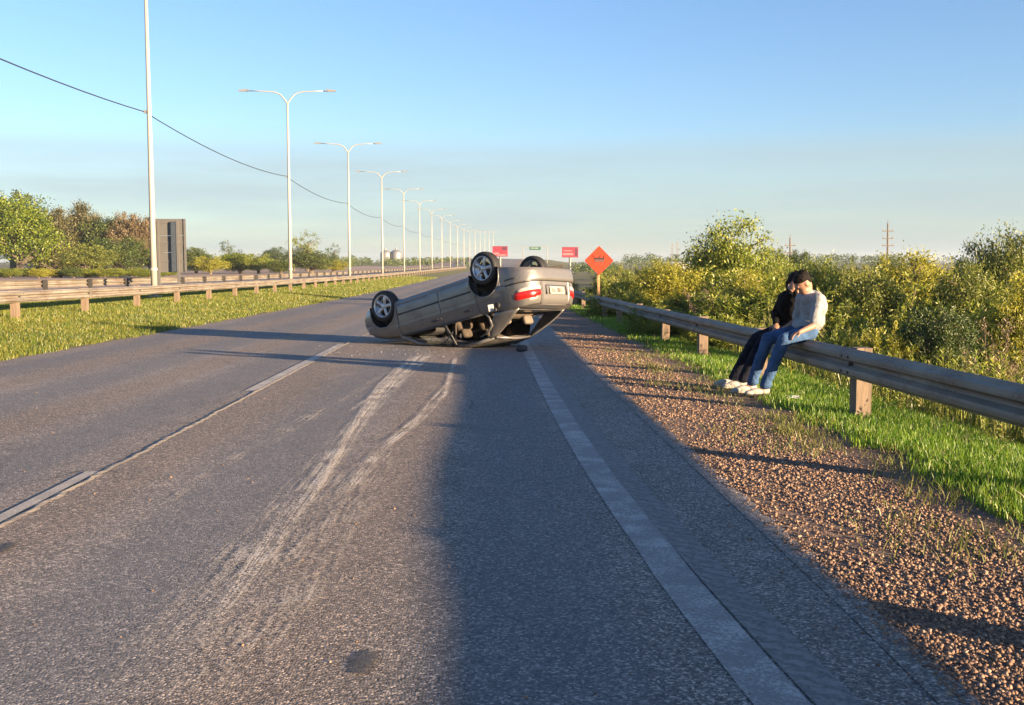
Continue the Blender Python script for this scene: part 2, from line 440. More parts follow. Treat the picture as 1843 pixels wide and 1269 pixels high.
scrape([(330, 1269, .4), (440, 1120, .5), (560, 960, .6), (640, 840, .5)], M_SCR2, .0052)
strip('oil_stain', [(-.44, 3.43, .07), (-.44, 3.50, .12), (-.43, 3.58, .125), (-.43, 3.65, .07)], M_DARK, road, .005)
strip('oil_stain', [(-2.35, 5.0, .05), (-2.36, 5.12, .08), (-2.37, 5.2, .05)], M_DARK, road, .005)

# broken asphalt edge along the gravel
V = []; F = []
ea = np.arange(1.5, 40, .10)
for i, v in enumerate(ea):
    w = .035 + .05 * rg.random(); 
    V += [W3(1.40, v, .004), W3(1.49 + w * .6, v, .004), W3(1.50 + w, v, -.035)]
for i in range(len(ea) - 1):
    for s in (0, 1): F.append((3 * i + s, 3 * i + s + 1, 3 * i + 4 + s, 3 * i + 3 + s))
mk('broken_edge', V, F, M_ASPH, road)
# ------------------------------------------------------------------ loose stones and grass
def scatter(rg, n, u0, u1, v0, v1, pw=2.0):
    """n points, denser near the camera (density ~ v^-pw)"""
    r = rg.random(n)
    if abs(pw - 1) < 1e-6: v = v0 * (v1 / v0) ** r
    else:
        a = 1 - pw; v = (v0 ** a + r * (v1 ** a - v0 ** a)) ** (1 / a)
    return u0 + (u1 - u0) * rg.random(n), v
OCT_V = np.array([[1, 0, 0], [-1, 0, 0], [0, 1, 0], [0, -1, 0], [0, 0, 1], [0, 0, -1]], float)
OCT_F = np.array([[0, 2, 4], [2, 1, 4], [1, 3, 4], [3, 0, 4], [2, 0, 5], [1, 2, 5], [3, 1, 5], [0, 3, 5]])
def stones(name, rg, u, v, size, mat, parent=None, sink=.25):
    n = len(u)
    s = size[:, None, None] * (0.65 + .7 * rg.random((n, 6, 1)))
    V = OCT_V[None] * s; V[:, :, 2] *= .75
    a = rg.random(n) * 6.283; b = rg.normal(0, .5, n)
    ca, sa, cb, sb = np.cos(a), np.sin(a), np.cos(b), np.sin(b)
    x, y, z = V[..., 0], V[..., 1], V[..., 2]
    y, z = y * cb[:, None] - z * sb[:, None], y * sb[:, None] + z * cb[:, None]
    x, y = x * ca[:, None] - y * sa[:, None], x * sa[:, None] + y * ca[:, None]
    g = gz(u, v)
    V = np.stack([x + (u + cx(v))[:, None], y + v[:, None], z + (g + size * sink)[:, None]], -1).reshape(-1, 3)
    F = (OCT_F[None] + (np.arange(n) * 6)[:, None, None]).reshape(-1, 3)
    return mk(name, V, F, mat, parent)
rg = rng_(11)
u, v = scatter(rg, 62000, 1.46, 3.25, 2.8, 24, 1.8)
keep = rg.random(len(u)) < np.clip(1.25 - .35 * np.abs(u - 2.1), .25, 1)
keep &= ~((np.abs(u - 2.78 - .06 * np.sin(v)) < .14) & (rg.random(len(u)) < .75)) & ~((np.sin(u * 5.1 + 1.3 * np.sin(v * 1.1)) + np.sin(v * 1.9 + u * 2.) > 1.1) & (rg.random(len(u)) < .6))
u, v = u[keep], v[keep]
sz = (.0035 + .0105 * rg.random(len(u)) ** 2.6) * (1 + .04 * np.clip(v - 4, 0, 12))
tag(stones('gravel_stones', rg, u, v, sz, M_STONE), 'loose tan and brown gravel stones on the road shoulder', 'gravel', kind='stuff')
u, v = scatter(rg, 420, -6, 1.5, 3, 22, 1.2); u = np.where(rg.random(len(u)) < .5, 1.5 - np.abs(rg.normal(0, .12, len(u))), u)
tag(stones('road_grit', rg, u, v, .004 + .006 * rg.random(len(u)), M_STONE), 'scattered grit and small chips lying on the asphalt', 'grit', kind='stuff')

def blades(name, rg, u, v, h, w, mat, lean=.35, dz=0.0):
    """one bent blade of grass per point: 3 triangles"""
    n = len(u); z0 = gz(u, v) + dz; x0 = u + cx(v)
    a = rg.random(n) * 6.283; dx, dy = np.cos(a), np.sin(a)
    b = rg.random(n) * 6.283; l = lean * h * (.3 + rg.random(n)); lx, ly = np.cos(b) * l, np.sin(b) * l
    V = np.zeros((n, 5, 3))
    V[:, 0] = np.stack([x0 - dx * w / 2, v - dy * w / 2, z0], -1); V[:, 1] = np.stack([x0 + dx * w / 2, v + dy * w / 2, z0], -1)
    V[:, 2] = np.stack([x0 - dx * w * .36 + lx * .35, v - dy * w * .36 + ly * .35, z0 + h * .55], -1)
    V[:, 3] = np.stack([x0 + dx * w * .36 + lx * .35, v + dy * w * .36 + ly * .35, z0 + h * .55], -1)
    V[:, 4] = np.stack([x0 + lx, v + ly, z0 + h], -1)
    f = np.array([[0, 1, 3], [0, 3, 2], [2, 3, 4]])
    F = (f[None] + (np.arange(n) * 5)[:, None, None]).reshape(-1, 3)
    return mk(name, V.reshape(-1, 3), F, mat)
M_GRASS = leaf_mat('fresh verge grass', [(.05, .125, .008), (.12, .25, .014), (.25, .35, .028)], .4, .8)
M_GRASS2 = leaf_mat('yellowing median grass', [(.045, .095, .010), (.13, .175, .018), (.27, .23, .04)], .35, .5)
M_DRY = leaf_mat('dry straw', [(.16, .13, .06), (.26, .21, .10), (.34, .29, .16)], .3, .6)
rg = rng_(21)
def vn(u, v, s, seed):                        # cheap smooth noise for patchiness
    a = np.sin(u * s * 1.7 + seed) + np.sin(v * s * 1.1 + seed * 2.1) + np.sin((u + v) * s * .7 + seed * 3.3) + np.sin((u - v) * s * 2.3 + seed)
    return a / 4
u, v = scatter(rg, 190000, 2.85, 6.3, 4.2, 60, 1.75)
edge = 2.97 + .16 * vn(u, v, 2.2, 1.) + .10 * vn(u, v, 7., 2.)
keep = (u > edge) & (rg.random(len(u)) < np.clip((u - edge) * 3 + .18, 0, 1))
u, v = u[keep], v[keep]
hh = (.03 + .058 * rg.random(len(u))) * (1 + .35 * vn(u, v, 1.3, 5.)) * (1 + .012 * v)
tag(blades('verge_grass', rg, u, v, hh, .0055 * (1 + .06 * v), M_GRASS), 'fresh green grass growing along the right verge under the guardrail', 'grass', kind='stuff')
ud, vd = scatter(rg, 3500, 2.95, 6.0, 4.2, 40, 1.6)
tag(blades('dry_stalks', rg, ud, vd, .05 + .10 * rg.random(len(ud)), .0035 * (1 + .06 * vd), M_DRY, .9), 'dry straw stalks mixed into the grass of the right verge', 'dry grass', kind='stuff')
# sparse tufts in the gravel
tu = []; tv = []
for k in range(110):
    cv = 4.5 + 14 * rg.random(); cu = 1.9 + 1.2 * rg.random() ** .6; n = int(10 + 50 * rg.random() ** 2)
    tu.append(cu + .07 * rg.normal(size=n) * (1 + 2 * rg.random())); tv.append(cv + .09 * rg.normal(size=n) * (1 + 2 * rg.random()))
for cu, cv, n in ((2.62, 8.9, 260), (2.75, 9.6, 120), (2.5, 8.2, 90), (2.7, 6.2, 90), (2.9, 5.2, 120)):
    tu.append(cu + .13 * rg.normal(size=n)); tv.append(cv + .2 * rg.normal(size=n))
u = np.concatenate(tu); v = np.concatenate(tv); k = (u > 1.6)
u, v = u[k], v[k]
tag(blades('gravel_tufts', rg, u, v, .03 + .06 * rg.random(len(u)), .006 + 0 * u, leaf_mat('tuft grass', [(.08, .12, .015), (.15, .17, .03), (.25, .22, .07)], .35, .8), .7), 'small tufts of yellow green grass sprouting in the gravel', 'grass tufts', kind='stuff')
# median turf
rg = rng_(31)
u, v = scatter(rg, 200000, -16.6, -7.35, 13, 150, 1.6)
edge = -7.62 + .14 * vn(u, v, 1.2, 4.) + .08 * vn(u, v, 5., 2.)
keep = u < edge
u, v = u[keep], v[keep]
hh = (.028 + .055 * rg.random(len(u))) * (1 + .4 * vn(u, v, .8, 5.)) * (1 + .006 * v)
tag(blades('median_grass', rg, u, v, hh, .0048 * (1 + .06 * v), M_GRASS2, .5), 'short yellow green grass covering the median', 'grass', kind='stuff')

# ------------------------------------------------------------------ guardrails
t = NT('dirty galvanised steel'); P = t.pos()
n1 = t.noise(t.mapping(P, (4, .5, 14)), 1.0, 6, .65); n2 = t.noise(P, 40., 4, .7)
c = t.ramp(n1, [(.3, (.12, .105, .085)), (.52, (.215, .195, .16)), (.75, (.31, .29, .245))])
c = t.mix(t.mapr(t.math('ADD', t.math('MULTIPLY', n2, .6), t.math('MULTIPLY', t.noise(P, 1.7, 4), .5)), .5, .68, 0., .7), c, (.115, .072, .048))
t.col(c); t.p.inputs['Metallic'].default_value = .1; t.rough(t.mapr(n1, .3, .7, .6, .85)); t.nrm(t.bump(n2, .3, .004)); M_GALV = t.m
t = NT('weathered timber post'); P = t.pos()
n1 = t.noise(t.mapping(P, (22, 22, 2.2)), 1.0, 6, .65)
t.col(t.ramp(n1, [(.3, (.105, .075, .052)), (.55, (.185, .135, .092)), (.75, (.26, .195, .135))])); t.rough(.85); t.nrm(t.bump(n1, .7, .01)); M_POST = t.m
M_BOLT = simple('dark bolt', (.03, .03, .03), .5, .4)
WPROF = [(.000, .155), (.022, .150), (.034, .128), (.080, .106), (.083, .076), (.080, .050), (.018, .020), (.010, .0),
         (.018, -.020), (.080, -.050), (.083, -.076), (.080, -.106), (.034, -.128), (.022, -.150), (.000, -.155)]
WPROF = [(d, z * .92) for d, z in WPROF]
def guardrail(name, label, u, side, v0, v1, sp, ph, top, post_w, post_d, group, bolts_to, wob, seed, pm=None):
    """side: +1 when the beam's ridges face +u, -1 when they face -u"""
    rg = random.Random(seed)
    root = empty(name, W3(u, v0)); tag(root, label, 'guardrail', group)
    vs = []
    v = ph
    while v < v1: vs.append(v); v += sp
    dzs = [wob * rg.uniform(-1, 1) for _ in vs]
    mesh_b = None
    for i, v in enumerate(vs[:-1]):
        a, b = v, vs[i + 1]
        n = 5 if v < 60 else 2
        pu = .004 * (i % 2)
        V = []; F = []
        for k in range(n):
            f = k / (n - 1); vv = a - .12 + (b - a + .24) * f
            lift = dzs[i] * (1 - f) + dzs[i + 1] * f
            ut = rg.uniform(-1, 1) * .008 if v < 60 else 0
            for s2, (d, z) in ((0, p) for p in WPROF):
                V.append(W3(u + side * (d + .0 + pu) + ut, vv, 0) * np.array([1, 1, 0]) + np.array([0, 0, float(gz(u, vv)) + top - .143 + z + lift + .003 * (i % 2)]))
        m = len(WPROF)
        for k in range(n - 1):
            for j in range(m - 1): F.append((k * m + j, k * m + j + 1, (k + 1) * m + j + 1, (k + 1) * m + j))
        bo = mk('beam', V, F, M_GALV, root, False)
        md = bo.modifiers.new('thickness', 'SOLIDIFY'); md.thickness = .004; md.offset = 0
    for i, v in enumerate(vs):
        c = W3(u - side * (post_d / 2 + .004), v)
        tw = rg.uniform(-.05, .05); ax = [(math.cos(tw), math.sin(tw), 0), (-math.sin(tw), math.cos(tw), 0), (rg.uniform(-.02, .02), rg.uniform(-.03, .03), 1)]
        hgt = top + .012 + rg.uniform(-.012, .012) + .3
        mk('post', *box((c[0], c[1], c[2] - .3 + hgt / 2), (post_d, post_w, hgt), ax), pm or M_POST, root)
        if v < bolts_to:
            cc = W3(u + side * .02, v); cc[2] = c[2] + top - .143
            mk('bolt', *lathe([(.0, .028), (.022, .028), (.03, .012), (.045, .008), (.045, .0)], 8, cc, (side, 0, 0)), M_BOLT, root)
        if v < min(bolts_to, 34) and v > 0:
            for dv in (-.09, .09):
                for zz in (.085, -.085):
                    cc = W3(u + side * .084, v + dv); cc[2] = c[2] + top - .143 + zz * .86
                    mk('splice_bolt', *lathe([(.0, .012), (.012, .012), (.016, .0)], 6, cc, (side, 0, 0)), M_BOLT, root)
    return root
guardrail('guardrail', 'grey steel guardrail on timber posts along the right verge where two people sit', 3.55, -1, 2.4, 190, 3.85, 6.35 - 3.85 * 6, .675, .17, .15, 'roadside guardrails', 45, .008, 5)
guardrail('guardrail', 'sunlit pale guardrail along the near edge of the grassy median', -11.5, 1, 17.8, 330, 4.45, 26.0 - 4.45 * 2, .68, .20, .16, 'roadside guardrails', 60, .008, 6)
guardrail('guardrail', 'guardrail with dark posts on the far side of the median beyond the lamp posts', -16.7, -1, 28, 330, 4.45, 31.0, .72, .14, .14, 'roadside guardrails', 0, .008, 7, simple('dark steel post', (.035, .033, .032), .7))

# ------------------------------------------------------------------ lamp posts and their cable
M_POLE = simple('pale painted steel pole', (.36, .345, .30), .5, .1, .06, 3.)
M_LAMP = simple('grey lamp housing', (.20, .21, .22), .5, .2)
M_LENS = simple('lamp lens', (.5, .5, .48), .2)
M_CABLE = simple('black cable', (.02, .02, .022), .6)
def nth(n): return f"{n}{'th' if 10 <= n % 100 <= 20 else {1: 'st', 2: 'nd', 3: 'rd'}.get(n % 10, 'th')}"
ORD = ['first', 'second', 'third', 'fourth', 'fifth', 'sixth', 'seventh', 'eighth', 'ninth', 'tenth', 'eleventh', 'twelfth', 'thirteenth',
       'fourteenth', 'fifteenth', 'sixteenth', 'seventeenth', 'eighteenth']
U_POLE = -14.0
HP = 13.4
def lamp_post():
    b = np.array([0., 0, 0]); root = empty('lamp_post', b)
    mk('pole', *tube([b + (0, 0, -.2), b + (0, 0, 4), b + (0, 0, 8), b + (0, 0, HP - .75)], [.135, .115, .09, .07], 12), M_POLE, root, True)
    mk('base_plate', *box(b + np.array([0, 0, .03]), (.45, .45, .06)), M_POLE, root)
    mk('pole_collar', *lathe([(.14, 0), (.15, .01), (.15, .12), (.14, .13)], 12, b + np.array([0, 0, 1.1]), (0, 0, 1)), M_POLE, root)
    for s in (-1, 1):
        pts = [b + np.array([s * x, 0, HP + z]) for x, z in ((0, -.85), (.06, -.72), (.25, -.45), (.48, -.2), (.75, -.06), (1.05, -.01), (1.8, .03), (2.7, .06))]
        arm = mk('arm', *tube(pts, [.07, .062, .056, .05, .046, .044, .038, .034], 8), M_POLE, root, True)
        V, F = join(box(b + np.array([s * 2.98, 0, HP + .075]), (.72, .27, .085)), box(b + np.array([s * 2.9, 0, HP + .13]), (.45, .2, .05)))
        hd = mk('lamp_head', V, F, M_LAMP, root)
        mk('lamp_lens', *box(b + np.array([s * 3.05, 0, HP + .022]), (.5, .22, .02)), M_LENS, hd)
    mk('cable_bracket', *box(b + np.array([-.12, 0, 7.62]), (.2, .09, .12)), M_LAMP, root)
    return root
def copy_tree(o, parent=None):
    c = o.copy(); COL.objects.link(c)
    if parent is not None: c.parent = parent; c.matrix_parent_inverse = o.matrix_parent_inverse.copy()
    for ch in o.children: copy_tree(ch, c)
    return c
lp0 = lamp_post()
pole_v = [13.6, 44.4] + [74.6 + 31.3 * k for k in range(16)]
for i, v in enumerate(pole_v):
    o = lp0 if i == 0 else copy_tree(lp0)
    o.location = W3(U_POLE, v)
    if i == 1: lab = 'nearest white lamp post in the median, its top cut off above the picture'
    elif i == 0: lab = 'white lamp post in the median beside the camera, out of the picture'
    else: lab = f'{ORD[i - 1]} white lamp post from the camera with two arms in the median row'
    tag(o, lab, 'lamp post', 'lamp posts along the median')
pts = []
for i in range(11):
    a = W3(U_POLE - .2, pole_v[i], 7.62); b = W3(U_POLE - .2, pole_v[i + 1], 7.62)
    for k in range(14):
        f = k / 14; p = a + (b - a) * f; p[2] -= 4 * .42 * f * (1 - f); pts.append(p)
cb = mk('overhead_cable', *tube(pts, .022, 5), M_CABLE, None)
tag(cb, 'black cable sagging from lamp post to lamp post', 'cable')

# ------------------------------------------------------------------ signs
M_ORANGE = simple('fluorescent orange sheeting', (.52, .030, .003), .5, 0, .05)
M_BLACK = simple('black print', (.03, .016, .012), .5)
M_GREYP = simple('grey brown print', (.22, .05, .03), .5)
M_TIMB = simple('pale timber', (.38, .22, .11), .8, 0, .2, 9.)
b = W3(4.25, 39.0); root = empty('road_sign', b)
tag(root, 'orange diamond warning sign with dark pictogram on a timber post behind the guardrail', 'road sign')
cz = px_at(1078, 469, 39.0)[2]; cxx = px_at(1078, 469, 39.0)[0]
mk('post', *box((cxx, 39.05, (cz - .1 + b[2] - .3) / 2), (.09, .07, cz - .1 - b[2] + .3)), M_TIMB, root)
def poly_plate(pts, y, th, c):
    n = len(pts); V = [(c[0] + x, y - th / 2, c[1] + z) for x, z in pts] + [(c[0] + x, y + th / 2, c[1] + z) for x, z in pts]
    F = [tuple(range(n)), tuple(range(2 * n - 1, n - 1, -1))] + [(i, i + n, (i + 1) % n + n, (i + 1) % n) for i in range(n)]
    return V, F
D = .535
dia = []
for k in range(4):
    a = k * math.pi / 2
    for da in (-.07, 0, .07): dia.append((math.sin(a + da) * D * (1 - .05 * (da != 0)), math.cos(a + da) * D * (1 - .05 * (da != 0))))
pan = mk('panel', *poly_plate(dia, 39.0, .012, (cxx, cz)), M_ORANGE, root)
e1 = [(x * .985, z * .985) for x, z in dia]; e2 = [(x * .955, z * .955) for x, z in dia]
n = len(dia); y = 38.99
mk('border', [(cxx + x, y, cz + z) for x, z in e1] + [(cxx + x, y, cz + z) for x, z in e2], [(i, (i + 1) % n, (i + 1) % n + n, i + n) for i in range(n)], M_GREYP, pan)
# pictogram: dark hopper body on a grey skirt, a raised arm, a thin line beneath
V, F = join(poly_plate([(-.19, .115), (.20, .115), (.20, .045), (-.175, .045)], 38.985, .006, (cxx, cz)),
            poly_plate([(-.02, .115), (.05, .19), (.075, .185), (.03, .115)], 38.985, .006, (cxx, cz)),
            poly_plate([(.17, .115), (.17, .185), (.21, .175), (.20, .115)], 38.985, .006, (cxx, cz)),
            poly_plate([(-.24, .20), (-.21, .20), (-.17, .115), (-.19, .115)], 38.985, .006, (cxx, cz)))
mk('pictogram', V, F, M_BLACK, pan)
V, F = join(poly_plate([(-.165, .045), (.20, .045), (.19, -.055), (-.155, -.055)], 38.986, .005, (cxx, cz)),
            poly_plate([(-.17, -.13), (.19, -.13), (.19, -.145), (-.17, -.145)], 38.986, .005, (cxx, cz)))
mk('pictogram_skirt', V, F, simple('dull print', (.12, .05, .045), .5), pan)

# large sign seen from behind in the median
M_BACK = simple('bare aluminium sign back', (.118, .116, .112), .55, .2, .1, 3.)
M_BEAM = simple('dark blue grey beam', (.05, .065, .085), .5, .2)  # dark blue grey uprights on the sign back
YS = 47.5
def sx_(x): return px_at(x, 450, YS)[0]
def sz_(y): return px_at(300, y, YS)[2]
b = np.array([sx_(306), YS, float(gz(-14.2, YS))]); root = empty('road_sign', b)
tag(root, 'tall grey road sign seen from behind next to the nearest lamp post', 'road sign')
ang = R_(-8)
def slab(name, x0, x1, y0, y1, dep, th, mat, par):
    c = ((sx_(x0) + sx_(x1)) / 2, YS + dep, (sz_(y0) + sz_(y1)) / 2)
    return mk(name, *box(c, (abs(sx_(x1) - sx_(x0)), th, abs(sz_(y1) - sz_(y0)))), mat, par)
for a, c2 in ((394, 424), (424.5, 454), (454.5, 490)):
    slab('panel', 279, 334, a, c2, 0, .02, M_BACK, root)
slab('stiffener', 277.5, 281, 396, 489, -.05, .10, M_BEAM, root)
slab('stiffener', 332, 335.5, 394, 489, -.03, .06, M_BACK, root)
slab('post', 310, 319.5, 399, 489, -.09, .12, M_BEAM, root)
slab('post', 319.7, 324, 398, 527, -.12, .10, M_BACK, root)
slab('post', 284, 288, 398, 527, -.08, .10, M_BACK, root)
for yy in (400, 437, 470): slab('crossbar', 281, 332, yy, yy + 1.6, -.025, .03, M_BACK, root)

# billboards, gantry sign
M_RED = simple('red billboard print', (.30, .010, .028), .5, 0, .1, .3)
M_PINK = simple('pink billboard print', (.36, .13, .13), .5, 0, .1)
M_DRED = simple('dark red billboard print', (.07, .008, .025), .5)
M_GREEN = simple('green sign sheeting', (.004, .075, .042), .5)
M_WHITE = simple('white sign print', (.42, .42, .40), .5)
M_STEEL = simple('billboard steel', (.22, .215, .20), .6, .2)
def billboard(px, py, wpx, hpx, Y, label, deco):
    c = px_at(px, py, Y); k = Y / 1900; w, h = wpx * k, hpx * k
    g = float(gz(c[0] - cx(Y), Y)); root = empty('billboard', (c[0], Y, g)); tag(root, label, 'billboard', 'red billboards far down the road')
    mk('panel', *box(c, (w, .4, h)), M_RED, root)
    for (x0, z0, x1, z1, m) in deco:
        mk('print', *box((c[0] + (x0 + x1) / 2 * w, Y - .23, c[2] + (z0 + z1) / 2 * h), ((x1 - x0) * w, .05, (z1 - z0) * h)), m, root)
    for q in (-1, 1): mk('frame', *box((c[0], Y, c[2] + q * h * .52), (w * 1.02, .5, h * .05)), M_DRED, root)
    mk('post', *tube([(c[0], Y + .3, g - .5), (c[0], Y + .3, c[2] - h / 2)], .45, 10), M_STEEL, root)
billboard(900, 452.5, 27, 17, 420, 'red billboard left of the far road, above the raised rear wheel', [(-.45, -.35, -.05, -.12, M_PINK), (.12, .1, .46, .46, M_DRED), (-.2, -.46, .4, -.3, M_PINK)])
billboard(1026, 454.0, 29, 17, 420, 'red and pink billboard right of the far road beside the orange sign', [(-.46, -.32, .2, -.08, M_PINK), (.3, -.4, .47, .4, M_DRED), (-.4, .1, .1, .22, M_PINK)])
Y = 520; c = px_at(963, 447, Y); k = Y / 1900
g = float(gz(c[0] - cx(Y), Y)); root = empty('gantry_sign', (c[0], Y, g)); tag(root, 'small green overhead road sign far away above the road', 'gantry sign')
mk('panel', *box(c, (20 * k, .2, 5.6 * k)), M_GREEN, root)
for q, (x0, x1) in enumerate(((-.38, -.12), (-.06, .30))): mk('lettering', *box((c[0] + (x0 + x1) / 2 * 20 * k, Y - .13, c[2] + .1), ((x1 - x0) * 20 * k, .03, .28)), M_WHITE, root)
for s in (-22, 22): mk('gantry_post', *tube([(c[0] + s * k, Y + .3, g - 1), (c[0] + s * k, Y + .3, c[2] + 3 * k)], .16, 8), M_STEEL, root)
mk('gantry_beam', *box((c[0], Y + .3, c[2] + 2.6 * k), (44 * k, .25, .25)), M_STEEL, root)
# ------------------------------------------------------------------ trees, shrubs, weeds
def norm(a): return a / (np.linalg.norm(a, axis=-1, keepdims=True) + 1e-9)
def leaf_quads(rg, P, D, L, Wd):
    """diamond leaves folded along the midrib: base P, direction D, length L, width Wd"""
    n = len(P); D = norm(D); r = norm(rg.normal(size=(n, 3))); S = norm(np.cross(D, r)); N = np.cross(S, D)
    V = np.zeros((n, 4, 3))
    V[:, 0] = P; V[:, 2] = P + D * L[:, None]
    mid = P + D * (L * .5)[:, None] + N * (L * .10)[:, None]
    V[:, 1] = mid + S * (Wd / 2)[:, None]; V[:, 3] = mid - S * (Wd / 2)[:, None]
    f = np.array([[0, 1, 2], [0, 2, 3]])
    F = (f[None] + (np.arange(n) * 4)[:, None, None]).reshape(-1, 3)
    return V.reshape(-1, 3), F
def tubes_np(segs, n=4):
    """many thin straight-ish tapered stems: list of (p0, p1, p2, r)"""
    V = []; F = []
    for pts, rr in segs:
        v, f = tube(pts, rr, n, False); b = len(V); V.extend(v); F.extend([tuple(i + b for i in q) for q in f])
    return V, F
def fan_shrub(seed, h, w, nst, ntw, nlf, ll, lw, spread=1.0, droop=.25, upr=.6):
    """many stems fanning up from the root, twigs all along, leaves along the twigs"""
    rg = rng_(seed); LP = []; LD = []; segs = []
    for i in range(nst):
        az = rg.random() * 6.283; th = math.acos(1 - rg.random() * (1 - math.cos(1.25 * spread)))
        d = np.array([math.cos(az) * math.sin(th), math.sin(az) * math.sin(th), math.cos(th)])
        b = np.array([math.cos(az), math.sin(az), 0]) * rg.random() * .16 * w; 
        tipr = 1 / math.sqrt((math.sin(th) / (w * .5)) ** 2 + (math.cos(th) / h) ** 2)
        L = tipr * (.62 + .42 * rg.random())
        pts = []
        wob = rg.normal(size=3) * .09 * L
        for k in range(6):
            f = k / 5; p = b + d * L * f + wob * f * f + np.array([0, 0, .18 * L * math.sin(f * 3.14) * math.sin(th)]) - np.array([0, 0, droop * L * f ** 3 * math.sin(th)])
            p[2] = max(p[2], .02); pts.append(p)
        segs.append((pts, [max(.004, .011 * h * (1 - .8 * k / 5)) for k in range(6)]))
        P = np.array(pts)
        tt = .22 + .78 * rg.random(ntw) ** .75
        ix = np.minimum((tt * 5).astype(int), 4); fr = tt * 5 - ix
        tb = P[ix] + (P[ix + 1] - P[ix]) * fr[:, None]; sd = norm(P[ix + 1] - P[ix])
        td = norm(sd * .7 + rg.normal(size=(ntw, 3)) * .6 + np.array([0, 0, upr]))
        tl = h * (.10 + .13 * rg.random(ntw))
        f = rg.random((ntw, nlf))
        lp = tb[:, None] + td[:, None] * (tl[:, None] * f)[..., None] + rg.normal(size=(ntw, nlf, 3)) * .012 * h
        ld = norm(td[:, None] * .8 + rg.normal(size=(ntw, nlf, 3)) * .75)
        LP.append(lp.reshape(-1, 3)); LD.append(ld.reshape(-1, 3))
        for j in range(0, ntw, 3):
            segs.append(([tb[j], tb[j] + td[j] * tl[j]], [.003 * h, .0015 * h]))
    LP = np.concatenate(LP); LD = np.concatenate(LD); n = len(LP); LP[:, 2] = np.maximum(LP[:, 2], .01)
    lv, lf = leaf_quads(rg, LP, LD, ll * (.6 + .8 * rg.random(n)), lw * (.6 + .8 * rg.random(n)))
    return tubes_np(segs, 4), (lv, lf)
def crown_tree(seed, h, w, trunk_h, ncl, nlf, ll, lw, shape='round', clr=.16, top=1.0):
    """trunk, limbs reaching out to leaf clumps spread unevenly through the crown"""
    rg = rng_(seed); segs = []; LP = []
    lean = rg.normal(size=2) * .03 * h
    tr = [np.array([lean[0] * f, lean[1] * f, h * .78 * f]) for f in np.linspace(0, 1, 7)]
    r0 = .024 * h + .03
    segs.append((tr, [r0 * (1 - .82 * f) for f in np.linspace(0, 1, 7)]))
    ch = h - trunk_h
    lob = rg.normal(size=(5, 3)); lob /= np.linalg.norm(lob, axis=1)[:, None]
    for i in range(ncl):
        q = rg.normal(size=3); q /= np.linalg.norm(q)
        rad = rg.random() ** .42
        bulge = 1 + .26 * max(0, max(lob @ q)) ** 2 - .18 * rg.random()
        zf = (q[2] * rad + 1) / 2
        if shape == 'cone': wr = (1 - zf) ** .75 * 1.12 + .07
        elif shape == 'flat': wr = min(1, .35 + zf * 1.1) if zf < .8 else 1.0
        else: wr = 1.0
        xy = q[:2] * rad * bulge * w * .5 * (wr if shape != 'round' else 1)
        z = trunk_h + ch * (.5 + .5 * q[2] * rad * min(bulge, 1.08)) * top
        c = np.array([xy[0] + lean[0] * z / h, xy[1] + lean[1] * z / h, z])
        s = clr * w * (.45 + .75 * rg.random()) * (.7 if shape == 'cone' else 1)
        off = rg.normal(size=(nlf, 3)) * np.array([1, 1, .72]) * s * .55
        LP.append(c + off)
        if i % 2 == 0:
            zb = max(trunk_h * .55, z - (.25 + .25 * rg.random()) * math.hypot(*xy) - .06 * h); f = min(zb / (h * .78), 1.)
            a = np.array([lean[0] * f, lean[1] * f, zb]); m = a * .45 + c * .55 + np.array([0, 0, .03 * h])
            segs.append(([a, m, c], [r0 * .30 * (1.15 - .7 * f), r0 * .2, r0 * .06]))
    LP = np.concatenate(LP); LP[:, 2] = np.clip(LP[:, 2], .05, None); n = len(LP)
    LD = norm(rg.normal(size=(n, 3)) + np.array([0, 0, -.15]))
    lv, lf = leaf_quads(rg, LP, LD, ll * (.55 + .9 * rg.random(n)), lw * (.55 + .9 * rg.random(n)))
    return tubes_np(segs, 6), (lv, lf)
M_BARK = simple('grey brown bark', (.12, .095, .07), .9, 0, .35, 9., .8, 25., .02)
M_STEM = simple('twiggy stems', (.13, .10, .06), .85, 0, .3, 9.)
M_PALEBARK = simple('pale trunk', (.32, .27, .20), .9, 0, .25, 5.)
LM = {
 'willow': leaf_mat('willow leaves', [(0.08, 0.13, 0.014), (0.2, 0.25, 0.026), (0.38, 0.39, 0.055)], .42, .9),
 'yellow': leaf_mat('yellow green leaves', [(0.13, 0.15, 0.014), (0.3, 0.3, 0.026), (0.5, 0.46, 0.06)], .42, .9, 3.),
 'olive': leaf_mat('olive leaves', [(0.055, 0.085, 0.013), (0.13, 0.16, 0.024), (0.26, 0.27, 0.045)], .3, .9, 5.),
 'dark': leaf_mat('dark green leaves', [(0.0225, 0.0475, 0.0125), (0.05, 0.0875, 0.02), (0.1063, 0.1375, 0.0275)], .3, .9, 7.),
 'dry': leaf_mat('dry brown growth', [(0.108, 0.072, 0.048), (0.192, 0.132, 0.084), (0.264, 0.204, 0.108)], .25, .9, 9.),
 'bright': leaf_mat('bright fresh leaves', [(0.045, 0.08, 0.006), (0.125, 0.185, 0.012), (0.25, 0.29, 0.022)], .4, .25, 11.),
 'brown': leaf_mat('brownish needles', [(0.03, 0.034, 0.012), (0.085, 0.082, 0.028), (0.165, 0.145, 0.052)], .2, .25, 13.),
 'russet': leaf_mat('russet seed heads', [(0.045, 0.038, 0.016), (0.12, 0.088, 0.04), (0.21, 0.148, 0.07)], .2, .25, 15.),
 'green': leaf_mat('mid green leaves', [(.03, .06, .012), (.07, .11, .02), (.14, .16, .03)], .3, .25, 17.),
}
PROTO = {}
